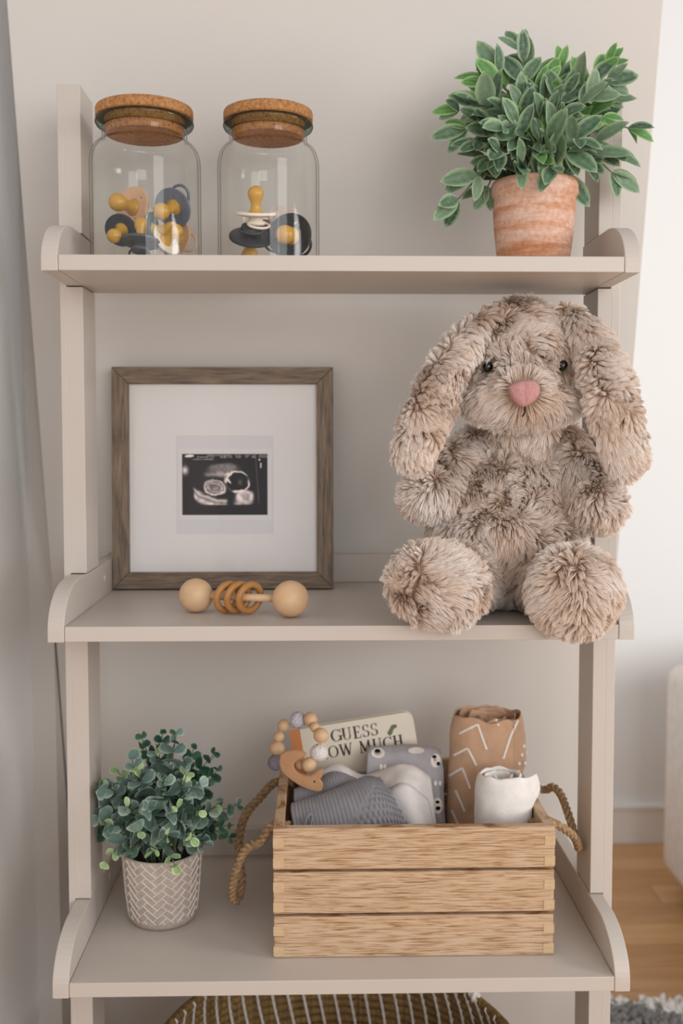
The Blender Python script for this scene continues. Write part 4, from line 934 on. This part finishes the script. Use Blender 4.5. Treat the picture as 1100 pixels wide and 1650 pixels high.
# ------------------------------------------------------------------ bead teether
def teether():
    root = empty('bead_teether', at(484, 1205, 1.37), 'wooden and crochet bead teething ring with carved animal, hung on the crate corner', 'teether'); c = root.location.copy()
    wd = M['beech']
    def crochet(nm, col): m = mat(nm, col, .95, .2); v = coords(m); n = nd(m, 'ShaderNodeTexVoronoi'); n.inputs['Scale'].default_value = 420; lk(m, v, n.inputs['Vector']); bump(m, n.outputs['Distance'], 1.0, .0016); return m
    cw, cg, cl = crochet('white_crochet', '#e9e1da'), crochet('grey_crochet', '#8f8a92'), crochet('pale_lilac_crochet', '#cfcad3')
    beads = [(457, 1169, 1.395, 10.5, wd), (480, 1160, 1.39, 13.5, cl), (500, 1159, 1.38, 12, wd), (507, 1172, 1.365, 8.5, wd), (517, 1185, 1.355, 13, wd), (514, 1213, 1.35, 15, cw), (449, 1187, 1.398, 9, wd), (446, 1206, 1.395, 12.5, wd), (444, 1229, 1.39, 13, cg), (498, 1232, 1.345, 12.5, wd), (483, 1232, 1.36, 9, wd)]
    for px, py, Y, r, m in beads:
        p = at(px, py, Y)-c; R = r*Y/1650; d = Vector((py-1205, 0, px-484)).normalized() if False else Vector((-(1205-py), .2, 484-px)).normalized()
        pr = [(.0015, -R*.93)]+[(max(R*math.cos(a), .0015), R*.95*math.sin(a)) for a in np.linspace(-1.3, 1.3, 15)]+[(.0015, R*.93)]
        me = lathe_me([(x, z) for x, z in pr], 32)
        if m is not wd:
            for v in me.vertices: # crochet loops
                q = v.co.normalized(); th = math.atan2(q.y, q.x); ph = math.asin(max(-1, min(1, q.z))); v.co *= 1+.05*abs(math.sin(th*8))*abs(math.sin(ph*8))
        o = link('crochet_bead' if m is not wd else 'wooden_bead', me, m, None, True); o.parent = root; o.location = p; o.rotation_euler = axis_to(d).to_euler()
    cord = spline([at(*q)-c for q in ((445, 1235, 1.389), (446, 1206, 1.395), (449, 1187, 1.398), (457, 1169, 1.395), (480, 1158, 1.39), (500, 1159, 1.38), (508, 1172, 1.365), (517, 1185, 1.355), (515, 1213, 1.35), (500, 1232, 1.345), (483, 1236, 1.36), (460, 1240, 1.38), (445, 1235, 1.389))], 5)
    o = link('cord', tube_me(cord, .0011, 6), mat('white_cord', '#d9d0c6', .9), None, True); o.parent = root
    ol = [(450, 1224), (455, 1213), (468, 1208), (482, 1209), (494, 1215), (484, 1221), (474, 1229), (475, 1239), (484, 1247), (500, 1249), (513, 1240), (519, 1238), (518, 1250), (515, 1255), (520, 1264), (516, 1273), (500, 1271), (481, 1263), (463, 1250), (453, 1238)]
    P = spline([at(x, y, 1.335+(490-x)*.0006)-c for x, y in ol+[ol[0]]], 4)[:-1]; vv = [p+Vector((0, -.0045, 0)) for p in P]+[p+Vector((0, .0045, 0)) for p in P]
    bm = bmesh.new(); A = [bm.verts.new(v) for v in vv]; n = len(P); bm.faces.new(A[:n]); bm.faces.new(A[n:][::-1])
    for i in range(n): j = (i+1) % n; bm.faces.new((A[j], A[i], A[n+i], A[n+j]))
    bmesh.ops.recalc_face_normals(bm, faces=bm.faces); es = [e for e in bm.edges if len(e.link_faces) == 2 and any(len(f.verts) > 6 for f in e.link_faces)]; bmesh.ops.bevel(bm, geom=es, offset=.0016, segments=3, affect='EDGES', clamp_overlap=True)
    o = link('carved_animal', bm_mesh(bm), tex_mat('warm_wood', [(.2, '#c9966c'), (.8, '#d9a980')], 16, (1, 3, 3), rough=.5)); o.parent = root
    e = link('eye', ell_me(Vector((0, 0, 0)), (.0016, .0006, .0016)), mat('dark_hole', '#2a1c14', .8), None, True); e.parent = o; e.location = at(507, 1257, 1.3365-(17)*.0006+.0)-c+Vector((0, -.006, 0))
teether()

# ------------------------------------------------------------------ basket under the lower shelf
def basket():
    Yb = 1.31; zr = at(550, 1692, Yb).z; R = 306*(Yb*1.04)/1650; c = Vector((at(542, 1692, Yb).x, Yb, .046)); H = zr-c.z
    root = empty('woven_basket', c, 'round coiled seagrass basket with white stitching under the lower shelf', 'basket')
    n = 15; m = tex_mat('seagrass', [(.3, '#5a4226'), (.5, '#7d6038'), (.75, '#a3844f')], 160, (1, 1, .3), rough=.8, bs=.8, bd=.001); wt = cloth('white_raffia', '#e9e2d8')
    def prof(t): return R*(.80+.20*math.sin(PI*min(1, t*.62+.12)))/.985
    for k in range(n):
        t = (k+.5)/n; z = t*H; r = prof(t); me = torus_me(r, H/n*.54, 96, 8)
        for v in me.vertices: v.co += Vector((v.co.x, v.co.y, 0)).normalized()*.0012*nz(v.co, 120, k)
        o = link('coil', me, m, None, True); o.parent = root; o.location = (0, 0, z)
    o = link('base', xform(lathe_me([(.001, 0), (prof(0)*1.0, 0), (prof(0), .006), (.001, .006)], 64), Matrix.Identity(4)), m); o.parent = root
    mes = []; ns = 64
    for k in range(n-1):
        z0, z1 = (k+.5)/n*H, (k+1.5)/n*H; q = H/n*.60
        for i in range(ns):
            a = 2*PI*(i+.5*0)/ns+k*.010; a1 = a+.014; mes.append((a, a1, z0, z1, prof((k+.5)/n), prof((k+1.5)/n), q))
    vs, fs = [], []
    for a, a1, z0, z1, r0, r1, q in mes:
        for sg in (-1, 1):
            b = len(vs); P = [(r0+sg*q*.55, z0-q*.6), (r0+sg*q*1.05, z0), (r0*.5+r1*.5+sg*q*.9, (z0+z1)/2), (r1+sg*q*1.05, z1), (r1+sg*q*.55, z1+q*.6)]
            for j, (r, z) in enumerate(P):
                aa = a+(a1-a)*j/4; dw = .0018/R
                for s in (-1, 1): vs.append((r*math.cos(aa+s*dw), r*math.sin(aa+s*dw), z))
            for j in range(4): fs.append((b+2*j, b+2*j+1, b+2*j+3, b+2*j+2))
    o = link('white_stitch', mesh(vs, fs), wt, None, True); o.parent = root; o['kind'] = 'stuff'; solid(o, .0014, 0)
    # wrapped ears of the basket
    for sg in (1,):
        P = spline([Vector((prof(1)*math.cos(a), prof(1)*math.sin(a), H+dz)) for a, dz in ((.55, -.005), (.62, .010), (.74, .012), (.84, -.004))], 6)
        o = link('rim_loop', rope_me(P, .008, .03), wt, None, True); o.parent = root
basket()

# ------------------------------------------------------------------ armchair and rug beyond, right
def chair():
    x0 = at(1064, 1300, 2.30).x; root = empty('armchair', (x0+.4, 1.95, 0), 'cream upholstered armchair side at the far right edge, out of focus', 'armchair'); c = root.location.copy()
    f = cloth('cream_upholstery', '#f4eae2', 200); 
    def add(nm, me, m, sm=True): me.transform(Matrix.Translation(-c)); o = link(nm, me, m, None, sm); o.parent = root; return o
    add('arm', box_me(x0, x0+.15, 1.50, 2.30, .045, .53, .035, 5), f); add('arm', box_me(x0+.70, x0+.85, 1.50, 2.30, .045, .53, .035, 5), f)
    add('seat', box_me(x0+.152, x0+.698, 1.48, 2.18, .08, .42, .04, 5), f); add('backrest', box_me(x0+.152, x0+.698, 2.10, 2.32, .08, .60, .05, 5), f)
    for x in (x0+.05, x0+.80):
        for y in (1.56, 2.24): add('leg', xform(lathe_me([(.014, 0), (.02, .046)], 16), Matrix.Translation((x, y, 0))), M['beech'], False)
chair()
def rug():
    m = cloth('ivory_wool', '#f2ede6', 120); g = cloth('grey_wool', '#8f8c88', 120)
    a = Vector(atz(985, 1618, .012)); root = empty('shag_rug', (a.x, a.y, 0), 'shaggy ivory and grey rug on the oak floor at the lower corner', 'rug')
    y1 = a.y; x0 = a.x-.02; n1, n2 = 60, 40
    rows = [[Vector((x0+1.3*i/n1-root.location.x, y1-.02*math.sin(i*.9)*.3-(.9*j/n2)-root.location.y, .014+.006*nz((x0+1.3*i/n1, y1-.9*j/n2, 0), 40))) for i in range(n1)] for j in range(n2)]
    o = link('pile', grid_me(rows), m, None, True); o.parent = root; o['kind'] = 'stuff'; solid(o, .013, 1)
    vs, fs = [], []
    o2 = []
    for nm, mt, yy in (('ivory_tuft', m, (0, .16)), ('grey_tuft', g, (.02, .16))):
        vs, fs = [], []
        for k in range(2600):
            x = x0+random.random()*1.25; y = y1-random.uniform(*yy)-(0.02*math.sin(x*9) if nm[0] == 'g' else 0); b = len(vs); h = random.uniform(.012, .022); r = random.uniform(.005, .009); dx, dy = random.gauss(0, .006), random.gauss(0, .006)
            in_grey = x < x0+.03+(y1-y)*1.6 and y < y1-.02
            if (nm[0] == 'g') != in_grey: continue
            for q in range(5): t = 2*PI*q/5; vs.append((x+r*math.cos(t)-root.location.x, y+r*math.sin(t)-root.location.y, .012))
            for q in range(5): t = 2*PI*q/5; vs.append((x+dx+r*.9*math.cos(t)-root.location.x, y+dy+r*.9*math.sin(t)-root.location.y, .012+h*.7))
            vs.append((x+dx*1.4-root.location.x, y+dy*1.4-root.location.y, .012+h))
            for q in range(5): z = (q+1) % 5; fs += [(b+q, b+z, b+5+z, b+5+q), (b+5+q, b+5+z, b+10)]
        o = link(nm, mesh(vs, fs), mt, None, True); o.parent = root; o['kind'] = 'stuff'
rug()
